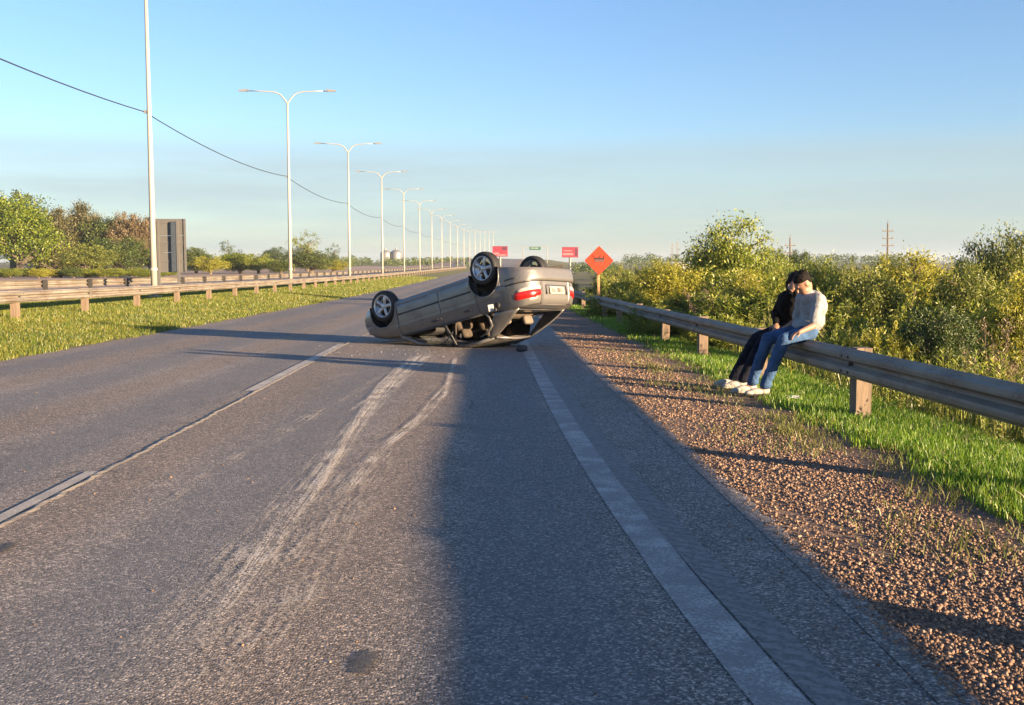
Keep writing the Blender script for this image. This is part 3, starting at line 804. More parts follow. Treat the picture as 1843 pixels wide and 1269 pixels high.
def plant_mesh(key, builder):
    """build stem and leaf meshes once per key; later plants share the data"""
    if key not in PROTO:
        (sv, sf), (lv, lf) = builder()
        a = mk('stem_' + key, sv, sf, M_STEM); bq = mk('leaf_' + key, lv, lf, M_STEM)
        PROTO[key] = (a.data, bq.data)
        for o in (a, bq): bpy.data.objects.remove(o)
    return PROTO[key]
def plant(name, cat, label, key, builder, loc, scale, rot, leafm, stemm, group=None, parts=('stems', 'foliage')):
    sd, ld = plant_mesh(key, builder)
    r = empty(name, loc); r.rotation_euler = (0, 0, rot); r.scale = scale
    tag(r, label, cat, group)
    for nm, me, m in ((parts[0], sd, stemm), (parts[1], ld, leafm)):
        o = bpy.data.objects.new(nm, me); COL.objects.link(o); o.parent = r
        if not me.materials or me.materials[0] is M_STEM: pass
        o.material_slots[0].link = 'OBJECT'; o.material_slots[0].material = m
    return r
SH = {
 'fan_a': lambda: fan_shrub(101, 1, 1, 46, 16, 16, .045, .013, 1.0, .25),
 'fan_b': lambda: fan_shrub(102, 1, 1, 46, 16, 16, .042, .014, .9, .15, .8),
 'fan_c': lambda: fan_shrub(103, 1, 1, 40, 16, 18, .050, .013, .75, .2, 1.0),
 'fan_d': lambda: fan_shrub(104, 1, 1, 50, 15, 16, .040, .016, 1.15, .3, .4),
 'wisp': lambda: fan_shrub(105, 1, 1, 34, 12, 9, .040, .010, .8, .1, 1.2),
}
def thicket(px, top, wpx, Y, key, leaf, label, rot, cat='shrub', name='shrub', base=None, group='shrubs behind the right guardrail'):
    """a shrub whose top stands at picture point (px, top) at distance Y"""
    c = px_at(px, top, Y); u = c[0] - float(cx(Y)); g = float(gz(u, Y)) if base is None else base
    h = c[2] - g; w = wpx * Y / 1900
    return plant(name, cat, label, key, SH[key], (c[0], Y, g - .03), (w * 1.0, w * 1.0, h * 1.0), rot, LM[leaf], M_STEM, group)
# shrubs one can pick out beyond the right guardrail (picture x, top y, width px, distance)
BIG = [
 (1655, 450, 185, 27, 'dome_a', 'yellow', 'big round yellow green willow shrub just right of the utility pole'),
 (1556, 482, 140, 24, 'dome_b', 'olive', 'olive shrub in front of the utility pole, right of the sitting people'),
 (1478, 467, 120, 29, 'dome_b', 'willow', 'upright green shrub rising behind the head of the person in the pale shirt'),
 (1400, 470, 130, 31, 'dome_a', 'willow', 'light green shrub left of the sitting people and right of the tall tree'),
 (1196, 470, 130, 36, 'dome_b', 'yellow', 'yellow shrub standing left of the tall green tree'),
 (1120, 486, 120, 34, 'fan_d', 'willow', 'low wide shrub right behind the orange sign'),
 (1062, 490, 90, 46, 'fan_a', 'olive', 'olive shrub left of the orange sign, close to the car tail'),
 (1345, 484, 140, 27, 'dome_a', 'yellow', 'yellow green shrub at the foot of the tall tree'),
 (1262, 512, 100, 25, 'wisp', 'dry', 'dry brown brush in front of the tall tree'),
 (1750, 476, 150, 23, 'dome_b', 'olive', 'dark olive shrub between the round willow shrub and the tree at the right edge'),
 (1845, 488, 170, 19, 'dome_a', 'yellow', 'golden shrub at the right edge of the picture'),
 (1800, 560, 150, 15, 'wisp', 'dry', 'reddish brown dry brush low at the right edge'),
 (1690, 552, 140, 16.5, 'dome_b', 'dark', 'low dark green bramble below the round willow shrub'),
 (1590, 556, 110, 16.5, 'fan_c', 'yellow', 'pale yellow leafy weed bush behind the guardrail right of the people'),
 (1515, 540, 100, 18, 'fan_b', 'willow', 'green weed bush right behind the person in the pale shirt'),
 (1295, 548, 130, 20, 'fan_c', 'willow', 'light green weed bush above the guardrail left of the people'),
 (1190, 528, 120, 24, 'fan_b', 'willow', 'pale green weed bush right of the orange sign post'),
 (1382, 530, 90, 20, 'wisp', 'willow', 'thin weed bush next to the person in black'),
]
SH['dome_a'] = lambda: crown_tree(211, 1, 1, .04, 170, 130, .036, .011, 'round', .13)
SH['dome_b'] = lambda: crown_tree(212, 1, 1, .04, 170, 130, .034, .012, 'round', .14)
for i, (px, ty, wp, Y, k, lf, lab) in enumerate(BIG): thicket(px, ty, wp, Y, k, lf, lab, 1.7 * i)
# background shrubs filling the thicket
rg = rng_(77); fill = []
for i in range(120):
    Y = 19 + 60 * rg.random() ** 1.3; px = 1045 + 830 * rg.random()
    u = (px - 882) / 1900 * Y
    if u < 5.6 or u > 60: continue
    top = 471 + (13 * rg.random() + 3) + 1900 * (.45 * rg.random() ** 1.5) / Y
    fill.append((px, top, (2.0 + 1.6 * rg.random()) * 1900 / Y, Y, ['fan_a', 'fan_b', 'fan_c', 'fan_d'][i % 4], ['willow', 'olive', 'yellow', 'willow', 'olive', 'dark'][int(rg.random() * 6)]))
fill.sort(); cnt = {}
for i, (px, ty, wp, Y, k, lf) in enumerate(fill):
    ck = (lf, Y < 35, px < 1400); cnt[ck] = cnt.get(ck, 0) + 1
    thicket(px, ty, wp, Y, k, lf, nth(cnt[ck]) + ' ' + {'willow': 'light green', 'olive': 'olive green', 'yellow': 'yellow green', 'dark': 'dark green'}[lf] + ' shrub from the left in the ' + ('near' if Y < 35 else 'far') + ' thicket ' + ('left of the people' if px < 1400 else 'right of the people'), 2.3 * i, group='shrubs filling the thicket beyond the right guardrail')
for i in range(46):
    Y = 75 + 150 * rg.random(); px = 1090 + 800 * (i + rg.random()) / 46
    lf = ['willow', 'olive', 'yellow', 'olive', 'dark'][int(rg.random() * 5)]; ck = ('row', lf, px < 1330, px > 1500); cnt[ck] = cnt.get(ck, 0) + 1
    thicket(px, 463 + 6 * rg.random(), 26 + 34 * rg.random(), Y, ['fan_a', 'fan_b', 'fan_d'][i % 3], lf,
            nth(cnt[ck]) + ' ' + {'willow': 'light green', 'olive': 'olive', 'yellow': 'yellowish', 'dark': 'dark green'}[lf] + ' bush from the left in the distant row ' + ('left' if px < 1330 else 'right' if px > 1500 else 'behind') + (' of' if not 1330 <= px <= 1500 else '') + ' the people', i * 1.1, name='bush', cat='bush', group='distant bushes on the plain to the right')
# trees on the right
def tree_at(px, top, wpx, Y, key, builder, leaf, label, rot, bark=None, base=None, group=None, wy=1.0, name='tree'):
    c = px_at(px, top, Y); u = c[0] - float(cx(Y)); g = float(gz(u, Y)) if base is None else base
    h = c[2] - g; w = wpx * Y / 1900
    return plant(name, 'tree', label, key, builder, (c[0], Y, g - .05), (w, w * wy, h), rot, LM[leaf], bark or M_BARK, group, ('trunk', 'crown'))
TR = {
 'round_near': lambda: crown_tree(201, 1, 1, .12, 150, 130, .035, .016, 'round', .17),
 'round_near2': lambda: crown_tree(202, 1, 1, .15, 130, 120, .035, .013, 'round', .15),
 'round_a': lambda: crown_tree(203, 1, 1, .16, 130, 130, .034, .020, 'round', .15),
 'round_b': lambda: crown_tree(204, 1, 1, .2, 100, 130, .034, .019, 'round', .15),
 'cone_a': lambda: crown_tree(205, 1, 1, .05, 150, 100, .034, .016, 'cone', .17),
 'cone_b': lambda: crown_tree(206, 1, 1, .06, 140, 100, .034, .015, 'cone', .20),
 'flat_a': lambda: crown_tree(207, 1, 1, .25, 110, 110, .034, .019, 'flat', .14),
 'sparse': lambda: crown_tree(208, 1, 1, .25, 34, 70, .038, .018, 'flat', .12),
}
tree_at(1312, 404, 150, 42, 'round_near', TR['round_near'], 'willow', 'tall green tree standing out left of the people, highest of the right thicket', .4)
tree_at(1272, 448, 75, 43, 'round_near2', TR['round_near2'], 'dark', 'dark tree on the left flank of the tall green tree', 1.1)
tree_at(1838, 404, 130, 30, 'round_near2', TR['round_near2'], 'olive', 'loose olive tree at the right edge of the picture', 2.1)
tree_at(1775, 446, 110, 31, 'round_near', TR['round_near'], 'olive', 'spreading olive tree left of the tree at the right edge', 3.1)
tree_at(1440, 452, 50, 90, 'round_a', TR['round_a'], 'dark', 'small dark round tree far behind the people', .2)
tree_at(1395, 448, 60, 85, 'round_b', TR['round_b'], 'olive', 'small olive tree at the foot of the farther utility pole', .9)

# weeds: stalks with leaves, too many to count
rg = rng_(88)
n = 5200
u, v = scatter(rg, n, 4.15, 10.5, 8.2, 60, 1.35)
k = (u < .53 * v + .8) & (rg.random(n) < np.clip((u - 3.9) * .55, .25, 1))
u, v = u[k], v[k]; n = len(u)
hgt = (.28 + .55 * rg.random(n)) * np.clip(.45 + (u - 4.1) * .32, .45, 1.15) * (1 + .3 * vn(u, v, .9, 3.))
g = gz(u, v); base = np.stack([u + cx(v), v, g], -1)
d = norm(np.stack([rg.normal(0, .18, n), rg.normal(0, .18, n), np.ones(n)], -1))
q = 26
f = .12 + .88 * rg.random((n, q))
LPw = base[:, None] + d[:, None] * (hgt[:, None] * f)[..., None]
an = rg.random((n, q)) * 6.283
LDw = np.stack([np.cos(an), np.sin(an), .35 + .9 * f], -1)
ll = (.105 - .06 * f) * (.5 + .8 * rg.random((n, q))) * hgt[:, None] / .6
half = int(n * .6)
def weeds(sl, name, mat, label):
    lv, lf = leaf_quads(rg, LPw[sl].reshape(-1, 3), LDw[sl].reshape(-1, 3), ll[sl].ravel(), ll[sl].ravel() * .30)
    m = LPw[sl].shape[0]; b0 = base[sl]; dd = d[sl]; hh = hgt[sl]
    SV = np.zeros((m, 3, 3)); SV[:, 0] = b0; SV[:, 1] = b0 + np.array([.008, 0, 0]); SV[:, 2] = b0 + dd * hh[:, None]
    V = np.concatenate([lv, SV.reshape(-1, 3)]); F = np.concatenate([lf, np.arange(m * 3).reshape(m, 3) + len(lv)])
    tag(mk(name, V, F, mat), label, 'weeds', kind='stuff')
weeds(slice(0, half), 'leafy_weeds', LM['willow'], 'leafy green weeds crowding behind the right guardrail')
weeds(slice(half, n), 'pale_weeds', leaf_mat('pale weed leaves', [(.09, .11, .02), (.17, .17, .035), (.27, .24, .06)], .42, .9, 21.), 'pale yellowish weeds growing among the green ones behind the right guardrail')
u, v = scatter(rg, 26000, 4.6, 14, 8, 60, 1.5)
tag(blades('tall_grass', rg, u, v, .22 + .3 * rg.random(len(u)), .012 * (1 + .04 * v), LM['olive'], .4), 'tall rank grass below the shrubs on the right', 'grass', kind='stuff')

# trees on the left, beyond the opposite carriageway
G = 'trees on the left beyond the far carriageway'
LT = [
 (18, 348, 120, 215, 'round_b', 'dark', 'dark tree top rising behind the bright green tree at the left edge'),
 (112, 380, 100, 205, 'cone_a', 'brown', 'brown conifer next to the bright green tree'),
 (146, 364, 95, 210, 'cone_b', 'brown', 'tallest brown conifer in the left group'),
 (92, 384, 70, 214, 'cone_b', 'brown', 'brownish conifer half hidden behind the bright green tree'),
 (188, 391, 90, 208, 'flat_a', 'green', 'flat topped dark green tree in the left group'),
 (222, 386, 62, 205, 'round_b', 'russet', 'russet crowned tree left of the sign back'),
 (250, 389, 60, 207, 'round_a', 'russet', 'russet tree close to the sign back'),
 (268, 428, 44, 196, 'round_b', 'russet', 'low russet tree at the foot of the sign back'),
 (214, 428, 100, 192, 'round_a', 'green', 'mid green bushy tree below the russet crowns'),
 (30, 356, 130, 185, 'round_a', 'bright', 'bright green broad tree at the left edge of the picture'),
 (152, 440, 90, 170, 'round_b', 'olive', 'olive bush in front of the brown conifers'),
 (100, 425, 90, 195, 'cone_a', 'brown', 'low brown conifer right of the pale trunk'),
 (172, 384, 70, 215, 'cone_b', 'brown', 'slim brown conifer between the tallest one and the flat topped tree'),
 (205, 398, 80, 214, 'round_b', 'brown', 'brownish tree behind the flat topped dark green tree'),
 (236, 400, 80, 216, 'round_a', 'brown', 'brownish tree behind the russet crowns'),
 (60, 372, 70, 216, 'cone_b', 'dark', 'dark conifer behind the bright green tree'),
]
for i, (px, ty, wp, Y, k, lf, lab) in enumerate(LT):
    tree_at(px, ty, wp, Y, k, TR[k], lf, lab, 1.3 * i, None, group=G)
M2 = [
 (352, 446, 60, 190, 'round_a', 'green', 'green tree just right of the sign back'),
 (378, 462, 60, 170, 'round_b', 'yellow', 'yellow green bush right of the sign back'),
 (412, 436, 46, 240, 'sparse', 'dark', 'thin bare branched tree between the sign back and the second lamp post'),
 (432, 456, 70, 185, 'round_a', 'bright', 'green bush under the thin bare branched tree'),
 (465, 458, 60, 180, 'round_b', 'willow', 'light green bush left of the second lamp post'),
 (497, 446, 50, 330, 'round_b', 'dark', 'dark distant tree left of the second lamp post'),
 (505, 468, 50, 175, 'round_a', 'green', 'low green bush close to the second lamp post'),
 (552, 420, 70, 230, 'sparse', 'olive', 'loose tall tree right of the second lamp post'),
 (560, 452, 74, 200, 'round_a', 'green', 'dense green bush below the loose tall tree'),
 (528, 436, 40, 235, 'sparse', 'dark', 'thin tree half behind the second lamp post'),
 (601, 441, 34, 260, 'sparse', 'dark', 'small umbrella shaped tree left of the third lamp post'),
 (600, 468, 60, 210, 'round_b', 'yellow', 'yellowish bush under the small umbrella shaped tree'),
]
for i, (px, ty, wp, Y, k, lf, lab) in enumerate(M2):
    tree_at(px, ty, wp, Y, k, TR[k], lf, lab, 2.1 * i, group=G)
rg = rng_(99)
for i in range(26):                           # low hedge bushes in front of the left trees
    px = -10 + 12.5 * i + 4 * rg.normal(); Y = 120 + 30 * rg.random()
    tree_at(px, 481 + 5 * rg.random(), 34 + 14 * rg.random(), Y, 'round_a' if i % 2 else 'round_b', TR['round_a' if i % 2 else 'round_b'], ['yellow', 'willow', 'green', 'yellow'][int(rg.random() * 4)],
            nth(i + 1) + ' low bush from the left in the hedge row below the left trees', i * .9, group='hedge row below the left trees', name='bush')
# far woods on the plain, one mass
rg = rng_(111)
def far_wood(name, spans, label, mat):
    LPf = []; 
    for x0, x1, t0, t1, Y, n in spans:
        px = x0 + (x1 - x0) * rg.random(n); ty = t0 + (t1 - t0) * rg.random(n)
        for a, b in zip(px, ty):
            Yq = Y * (1 + .12 * rg.normal()); c = px_at(a, b, Yq); g = -1.2
            h = max(c[2] - g, 1.5); m = 60; w = h * (.5 + .7 * rg.random())
            zz = rg.random(m) ** .7
            LPf.append(np.stack([c[0] + rg.normal(size=m) * w * .45 * np.sqrt(1.05 - zz), Yq + rg.normal(size=m) * w * .4, g + zz * h], -1))
    P = np.concatenate(LPf); n = len(P); s = P[:, 1] / 1900 * 1.7
    lv, lf = leaf_quads(rg, P, rg.normal(size=(n, 3)), s * (.8 + rg.random(n)), s * (.6 + .8 * rg.random(n)))
    tag(mk(name, lv, lf, mat), label, 'wood', kind='stuff')
far_wood('far_wood', [(600, 860, 462, 472, 620, 130), (480, 640, 458, 468, 560, 60), (330, 500, 456, 468, 520, 70), (690, 870, 464, 473, 500, 60)], 'dark far wood along the left horizon behind the lamp posts', LM['green'])
far_wood('far_wood', [(1115, 1300, 455, 468, 520, 90), (1030, 1110, 470, 482, 240, 60), (1380, 1620, 456, 466, 560, 110), (1600, 1900, 460, 468, 520, 60)], 'dark far wood along the right horizon beyond the thicket', LM['dark'])

# ------------------------------------------------------------------ utility poles, pylons, silos, far shed
M_CREO = simple('creosoted pole', (.13, .10, .075), .85, 0, .2, 4.)
M_CERAM = simple('insulator', (.25, .25, .24), .4)
def utility_pole(px, top, Y, label, arms=3):
    c = px_at(px, top, Y); u = c[0] - float(cx(Y)); g = float(gz(u, Y)); k = Y / 1900
    root = empty('utility_pole', (c[0], Y, g)); tag(root, label, 'utility pole', 'utility poles on the right')
    mk('pole', *tube([(c[0] + 2.2 * k, Y, g - .4), (c[0], Y, c[2])], [2.4 * k, 1.3 * k], 8), M_CREO, root)
    for a in range(arms):
        z = c[2] - (14 + 13 * a) * k; cc = c[0] + .3 * k * (1 + a)
        ar = mk('crossarm', *box((cc, Y - .1, z), (20 * k, .18, 1.5 * k)), M_CREO, root)
        for s in (-8.5, 8.5): mk('insulator', *tube([(cc + s * k, Y - .1, z + .8 * k), (cc + s * k, Y - .1, z + 4 * k)], .75 * k, 6), M_CERAM, ar)
    mk('finial', *tube([(c[0], Y, c[2]), (c[0], Y, c[2] + 6 * k)], .4 * k, 5), M_CREO, root)
utility_pole(1598, 402, 150, 'tall wooden utility pole with three crossarms above the right shrubs')
utility_pole(1422, 428, 260, 'farther wooden utility pole with crossarms between the tall tree and the people', 2)
M_PYL = simple('pylon steel', (.22, .22, .22), .6, .3)
def pylon(px, top, Y, label):
    c = px_at(px, top, Y); k = Y / 1900; g = -1.2; H = c[2] - g; root = empty('pylon', (c[0], Y, g)); tag(root, label, 'pylon', 'far steel pylons')
    prt = []
    for s in (-1, 1):
        prt.append(tube([(c[0] + s * 3 * k, Y, g), (c[0] + s * .5 * k, Y, c[2])], .4 * k, 5))
    for q in range(6):
        f0, f1 = q / 6, (q + 1) / 6
        for s in (-1, 1):
            prt.append(tube([(c[0] + s * (3 - 2.5 * f0) * k, Y, g + H * f0), (c[0] - s * (3 - 2.5 * f1) * k, Y, g + H * f1)], .25 * k, 4))
    mk('mast', *join(*prt), M_PYL, root)
    for q in (.78, .88, .97): mk('crossarm', *box((c[0], Y, g + H * q), (7 * k, .3, .7 * k)), M_PYL, root)
pylon(1219, 436, 700, 'taller far steel pylon left of the tall tree')
pylon(1210, 439, 760, 'shorter far steel pylon left of its taller neighbour')
pylon(1241, 450, 900, 'faint low pylon nearest to the tall tree')
M_SILO = simple('silo sheet metal', (.20, .205, .21), .5, .3, .08, 1.)
def silo(px, top, wpx, Y, label):
    c = px_at(px, top, Y); k = Y / 1900; g = -1.2; r = wpx * k / 2; hb = c[2] - r * .55
    root = empty('silo', (c[0], Y, g)); tag(root, label, 'silo', 'grain silos on the left horizon')
    mk('drum', *lathe([(r, g), (r, hb)], 24, (c[0], Y, 0), (0, 0, 1)), M_SILO, root, True)
    mk('roof', *lathe([(r * 1.03, hb), (r * .75, hb + r * .3), (r * .2, hb + r * .52), (.01, hb + r * .55)], 24, (c[0], Y, 0), (0, 0, 1)), M_SILO, root, True)
    mk('vent', *tube([(c[0], Y, c[2] - .2), (c[0], Y, c[2] + 1.2)], .5, 8), M_SILO, root)
silo(694, 450, 19, 640, 'left one of two domed grain silos on the horizon behind the lamp posts')
silo(713, 449, 20, 640, 'right one of two domed grain silos on the horizon behind the lamp posts')
c = px_at(1236, 474, 420); g = -1.8; root = empty('shed', (c[0], 420, g)); tag(root, 'long low white shed far behind the right shrubs', 'shed')
mk('wall', *box((c[0], 424, (g + c[2]) / 2 - .3), (52 * 420 / 1900, 8, c[2] - g)), simple('white sheet wall', (.4, .39, .37), .6), root)
V = [(c[0] + s * 6.2, 424 + d, c[2] - .3 + z) for s in (-1, 1) for d, z in ((-4.4, 0), (0, .9), (4.4, 0))]
mk('roof', V, [(0, 1, 4, 3), (1, 2, 5, 4), (0, 2, 1), (3, 4, 5)], simple('pale sheet roof', (.55, .54, .52), .5), root)
# ------------------------------------------------------------------ the overturned car
CS = .98
CLOC = np.array([-0.62, 20.081, 1.013])
_y, _p, _r = R_(142.0), R_(14.75), R_(182.77)
def _rot(y, p, r):
    cy, sy, cp, sp, cr, sr = math.cos(y), math.sin(y), math.cos(p), math.sin(p), math.cos(r), math.sin(r)
    return (np.array([[cy, -sy, 0], [sy, cy, 0], [0, 0, 1]]) @ np.array([[cp, 0, sp], [0, 1, 0], [-sp, 0, cp]]) @ np.array([[1, 0, 0], [0, cr, -sr], [0, sr, cr]]))
CR = _rot(_y, _p, _r)
def c2w(V, clamp=True, lift=.012):
    V = np.asarray(V, float).reshape(-1, 3) * CS @ CR.T + CLOC
    if clamp:
        g = rz(V[:, 1]) + lift
        low = V[:, 2] < g
        V[low, 2] = g[low] + .012 * np.sin(V[low, 0] * 23 + V[low, 1] * 17) ** 2
    return V
base = c2w([[0.1, 0, 1.1]])[0]; base[2] = float(rz(base[1]))
car = empty('car', base)
tag(car, 'overturned grey beige sedan lying on its roof with its tail raised, across the right lane', 'car')
def cp(name, V, F, mat, parent=None, smooth=True, clamp=True):
    o = mk(name, c2w(V, clamp), F, mat, parent or car, smooth)
    return o
t = NT('beige grey metallic paint'); P = t.pos()
dirt = t.noise(P, 3.5, 6, .65); fl = t.noise(P, 60., 3, .7)
c = t.mix(t.mapr(dirt, .48, .72, 0., .45), (.160, .153, .144), (.092, .083, .074))
t.col(c); t.p.inputs['Metallic'].default_value = .35; t.rough(t.mapr(dirt, .4, .7, .30, .55)); t.p.inputs['Coat Weight'].default_value = .4; t.p.inputs['Coat Roughness'].default_value = .12
scr = t.noise(t.mapping(P, (3, 3, 26)), 2.4, 5, .7)
t.col(t.mix(t.mapr(scr, .62, .72, 0., .5), c, (.30, .28, .26)))
t.nrm(t.bump(t.noise(P, 3.2, 3, .5), .3, .05)); M_CAR = t.m
M_SEAM = simple('black seam', (.012, .012, .013), .7)
M_TRIM = simple('black plastic trim', (.03, .031, .033), .55, 0, .2)
M_TYRE = simple('tyre rubber', (.018, .018, .019), .75, 0, .25, 30.)
M_RIM = simple('silver alloy', (.50, .50, .51), .32, .75, .08)
M_WELL = simple('dark wheel well', (.016, .015, .014), .9)
M_UNDER = simple('dirty underbody', (.05, .043, .035), .85, 0, .4, 5.)
M_REDL = simple('red lamp lens', (.36, .010, .008), .2, 0, .2, 18.)
M_WHL = simple('clear lamp lens', (.42, .36, .32), .2, 0, .15, 18.)
M_SEAT = simple('worn seat fabric', (.06, .046, .034), .95, 0, .25, 12., .4, 80.)
M_LINER = simple('light headliner', (.15, .125, .10), .95, 0, .2)
M_DASH = simple('charcoal interior plastic', (.022, .022, .023), .8)
M_PANE = simple('opaque light blocking pane', (.012, .013, .014), .15)
M_PLATE = simple('number plate', (.30, .28, .24), .5)
t = NT('crazed windscreen'); P = t.pos()
e = t.voro(P, 28., 'DISTANCE_TO_EDGE'); t.col(t.mix(t.mapr(e, 0., .06, 1., 0.), (.02, .025, .027), (.35, .37, .37))); t.rough(.2); t.set(t.p.inputs['Alpha'], t.mapr(e, 0., .06, .95, .55)); M_CRAZE = t.m

ZT = ([-2.24, -2.0, -1.6, -1.2, -.5, .5, 1.0, 1.5, 1.9, 2.1], [.975, 1.0, .985, .95, .93, .905, .885, .80, .73, .66])
ZB = ([-2.24, -2.0, -1.6, 1.8, 2.1], [.34, .28, .20, .20, .26])
def ztop(x): return float(np.interp(x, *ZT))
def zbot(x): return float(np.interp(x, *ZB))
cols = []
for ph in np.linspace(R_(90), R_(4), 22): cols.append((1.25 + .85 * math.sin(ph) ** (2 / 3.5), .84 * math.cos(ph) ** (2 / 3.)))
xs = list(np.arange(1.225, -1.5, -.025))
SEAMX = [.93, -.16, -1.04]
for s in SEAMX: xs = [x for x in xs if abs(x - s) > .013] + [s - .006, s + .006]
for x in sorted(xs, reverse=True): cols.append((x, .84))
for ph in np.linspace(R_(2), R_(90), 22): cols.append((-1.5 - .74 * math.sin(ph) ** .5, .84 * math.cos(ph) ** .5))
cols = np.array(cols); NC = len(cols)
tg = np.gradient(cols, axis=0); nn = np.stack([-tg[:, 1], tg[:, 0]], -1); nn /= np.linalg.norm(nn, axis=1)[:, None] + 1e-9
nn *= np.sign((nn * (cols - np.array([0, 0]))).sum(1))[:, None]
nn[0] = (1, 0); nn[-1] = (-1, 0)
NR = 28
def skin(i, z, off=0.0):
    """point of the body side at column i (y>0 side) and height z"""
    x, y = cols[i]; zt = ztop(x); 
    ins = np.interp(z, [.18, .26, .36, .50, .62, .76, zt - .06, zt - .015, zt], [.055, .02, .004, .0, .0, .012, .045, .062, .085])
    nx = abs(nn[i][0])
    if x > 1.2: ins -= .035 * nx * np.interp(z, [.24, .32, .46, .54], [0, 1, 1, 0]); ins += .10 * nx * max(0, (z - .54) / .2)
    if x < -1.4: ins -= .045 * nx * np.interp(z, [.30, .36, .50, .555, .575], [.2, 1, 1, .9, 0]); ins += .03 * nx * max(0, (z - .9) / .1)
    if -1.45 < x < 1.2:                    # light crease along the flank
        ins -= .008 * math.exp(-((z - .70) / .02) ** 2)
    for ax_ in (1.29, -1.29):              # flared arches
        d = math.hypot(x - ax_, z - .30)
        if .33 < d < .45: ins -= .016 * (1 - (d - .33) / .12)
    d = off - ins
    return np.array([x + nn[i][0] * d, y + nn[i][1] * d, z])
rows = np.linspace(0, 1, NR) ** .92
AR = .352
def vpoint(i, r):
    x, y = cols[i]; z = zbot(x) + (ztop(x) - zbot(x)) * rows[r]
    for ax_ in (1.29, -1.29):
        dx, dz = x - ax_, z - .30; d = math.hypot(dx, dz)
        if d < AR and d > 1e-6 and abs(y - .84) < .02:
            x2, z2 = ax_ + dx / d * AR, .30 + dz / d * AR
            if z2 < zbot(x): z2 = zbot(x); x2 = ax_ + math.copysign(math.sqrt(max(0, AR * AR - (z2 - .3) ** 2)), dx)
            p = skin(i, z2); return np.array([x2, p[1], z2])
    return skin(i, z)
def inarch(x, z): return any(math.hypot(x - a, z - .30) < AR for a in (1.29, -1.29))
GP = {}
P0 = np.array([[vpoint(i, r) for r in range(NR)] for i in range(NC)])
for i in range(NC - 1):
    xm = (cols[i][0] + cols[i + 1][0]) / 2; ym = (cols[i][1] + cols[i + 1][1]) / 2
    for r in range(NR - 1):
        zc = []
        for a, b in ((i, r), (i + 1, r), (i + 1, r + 1), (i, r + 1)):
            x = cols[a][0]; zc.append((x, zbot(x) + (ztop(x) - zbot(x)) * rows[b]))
        if all(inarch(*q) for q in zc): continue
        z = sum(q[1] for q in zc) / 4
        if min(abs(xm - s) for s in SEAMX) < .006 and z > .30: key = 'seam'
        elif z < .28 and -1.62 < xm < 1.62: key = 'sill'
        elif xm > 1.64 and z < .545: key = 'front_bumper'
        elif xm < -1.64 and z < .565: key = 'rear_bumper'
        elif xm > .93: key = 'fender'
        elif xm > -.16: key = 'front_door'
        elif xm > -1.04: key = 'rear_door'
        elif xm < -2.0 and ym < .42: key = 'trunk_rear'
        else: key = 'quarter_panel'
        GP.setdefault(key, []).append((i, r))
def panel_mesh(key, s):
    V = []; F = []; ix = {}
    for i, r in GP[key]:
        q = []
        for a, b in ((i, r), (i + 1, r), (i + 1, r + 1), (i, r + 1)):
            if (a, b) not in ix:
                ix[(a, b)] = len(V); p = P0[a][b].copy(); p[1] *= s
                if key == 'seam': p[1] -= s * .012
                V.append(p)
            q.append(ix[(a, b)])
        F.append(tuple(q) if s > 0 else tuple(q[::-1]))
    return V, F
PARTS = {}
for s, nm in ((-1, 'r'), (1, 'l')):
    for key, name, m in (('sill', 'sill', M_CAR), ('fender', 'fender', M_CAR), ('front_door', 'door', M_CAR), ('rear_door', 'door', M_CAR), ('quarter_panel', 'quarter_panel', M_CAR), ('seam', 'door_seam', M_SEAM)):
        o = cp(name, *panel_mesh(key, s), m); PARTS[(key, s)] = o
        if key != 'seam':
            md = o.modifiers.new('thickness', 'SOLIDIFY'); md.thickness = .004
for key, name in (('front_bumper', 'front_bumper'), ('rear_bumper', 'rear_bumper')):
    o = cp(name, *join(panel_mesh(key, 1), panel_mesh(key, -1)), M_CAR); PARTS[key] = o
def deck(x_lo, x_hi, crown, nn_=13):
    V = []; F = []; n = 0
    for i in range(NC):
        x, y = cols[i]
        if not (x_lo <= x <= x_hi): continue
        e = P0[i][NR - 1]
        for k in range(nn_):
            f = -1 + 2 * k / (nn_ - 1); V.append((e[0], e[1] * f, e[2] + crown * (1 - abs(f) ** 2.4) * min(1, e[1] / .5)))
        n += 1
    for j in range(n - 1):
        for k in range(nn_ - 1): F.append((j * nn_ + k, j * nn_ + k + 1, (j + 1) * nn_ + k + 1, (j + 1) * nn_ + k))
    return V, F
hood = cp('hood', *deck(.98, 3, .045), M_CAR)
lid = cp('trunk_lid', *join(deck(-3, -1.58, .018), panel_mesh('trunk_rear', 1), panel_mesh('trunk_rear', -1)), M_CAR)
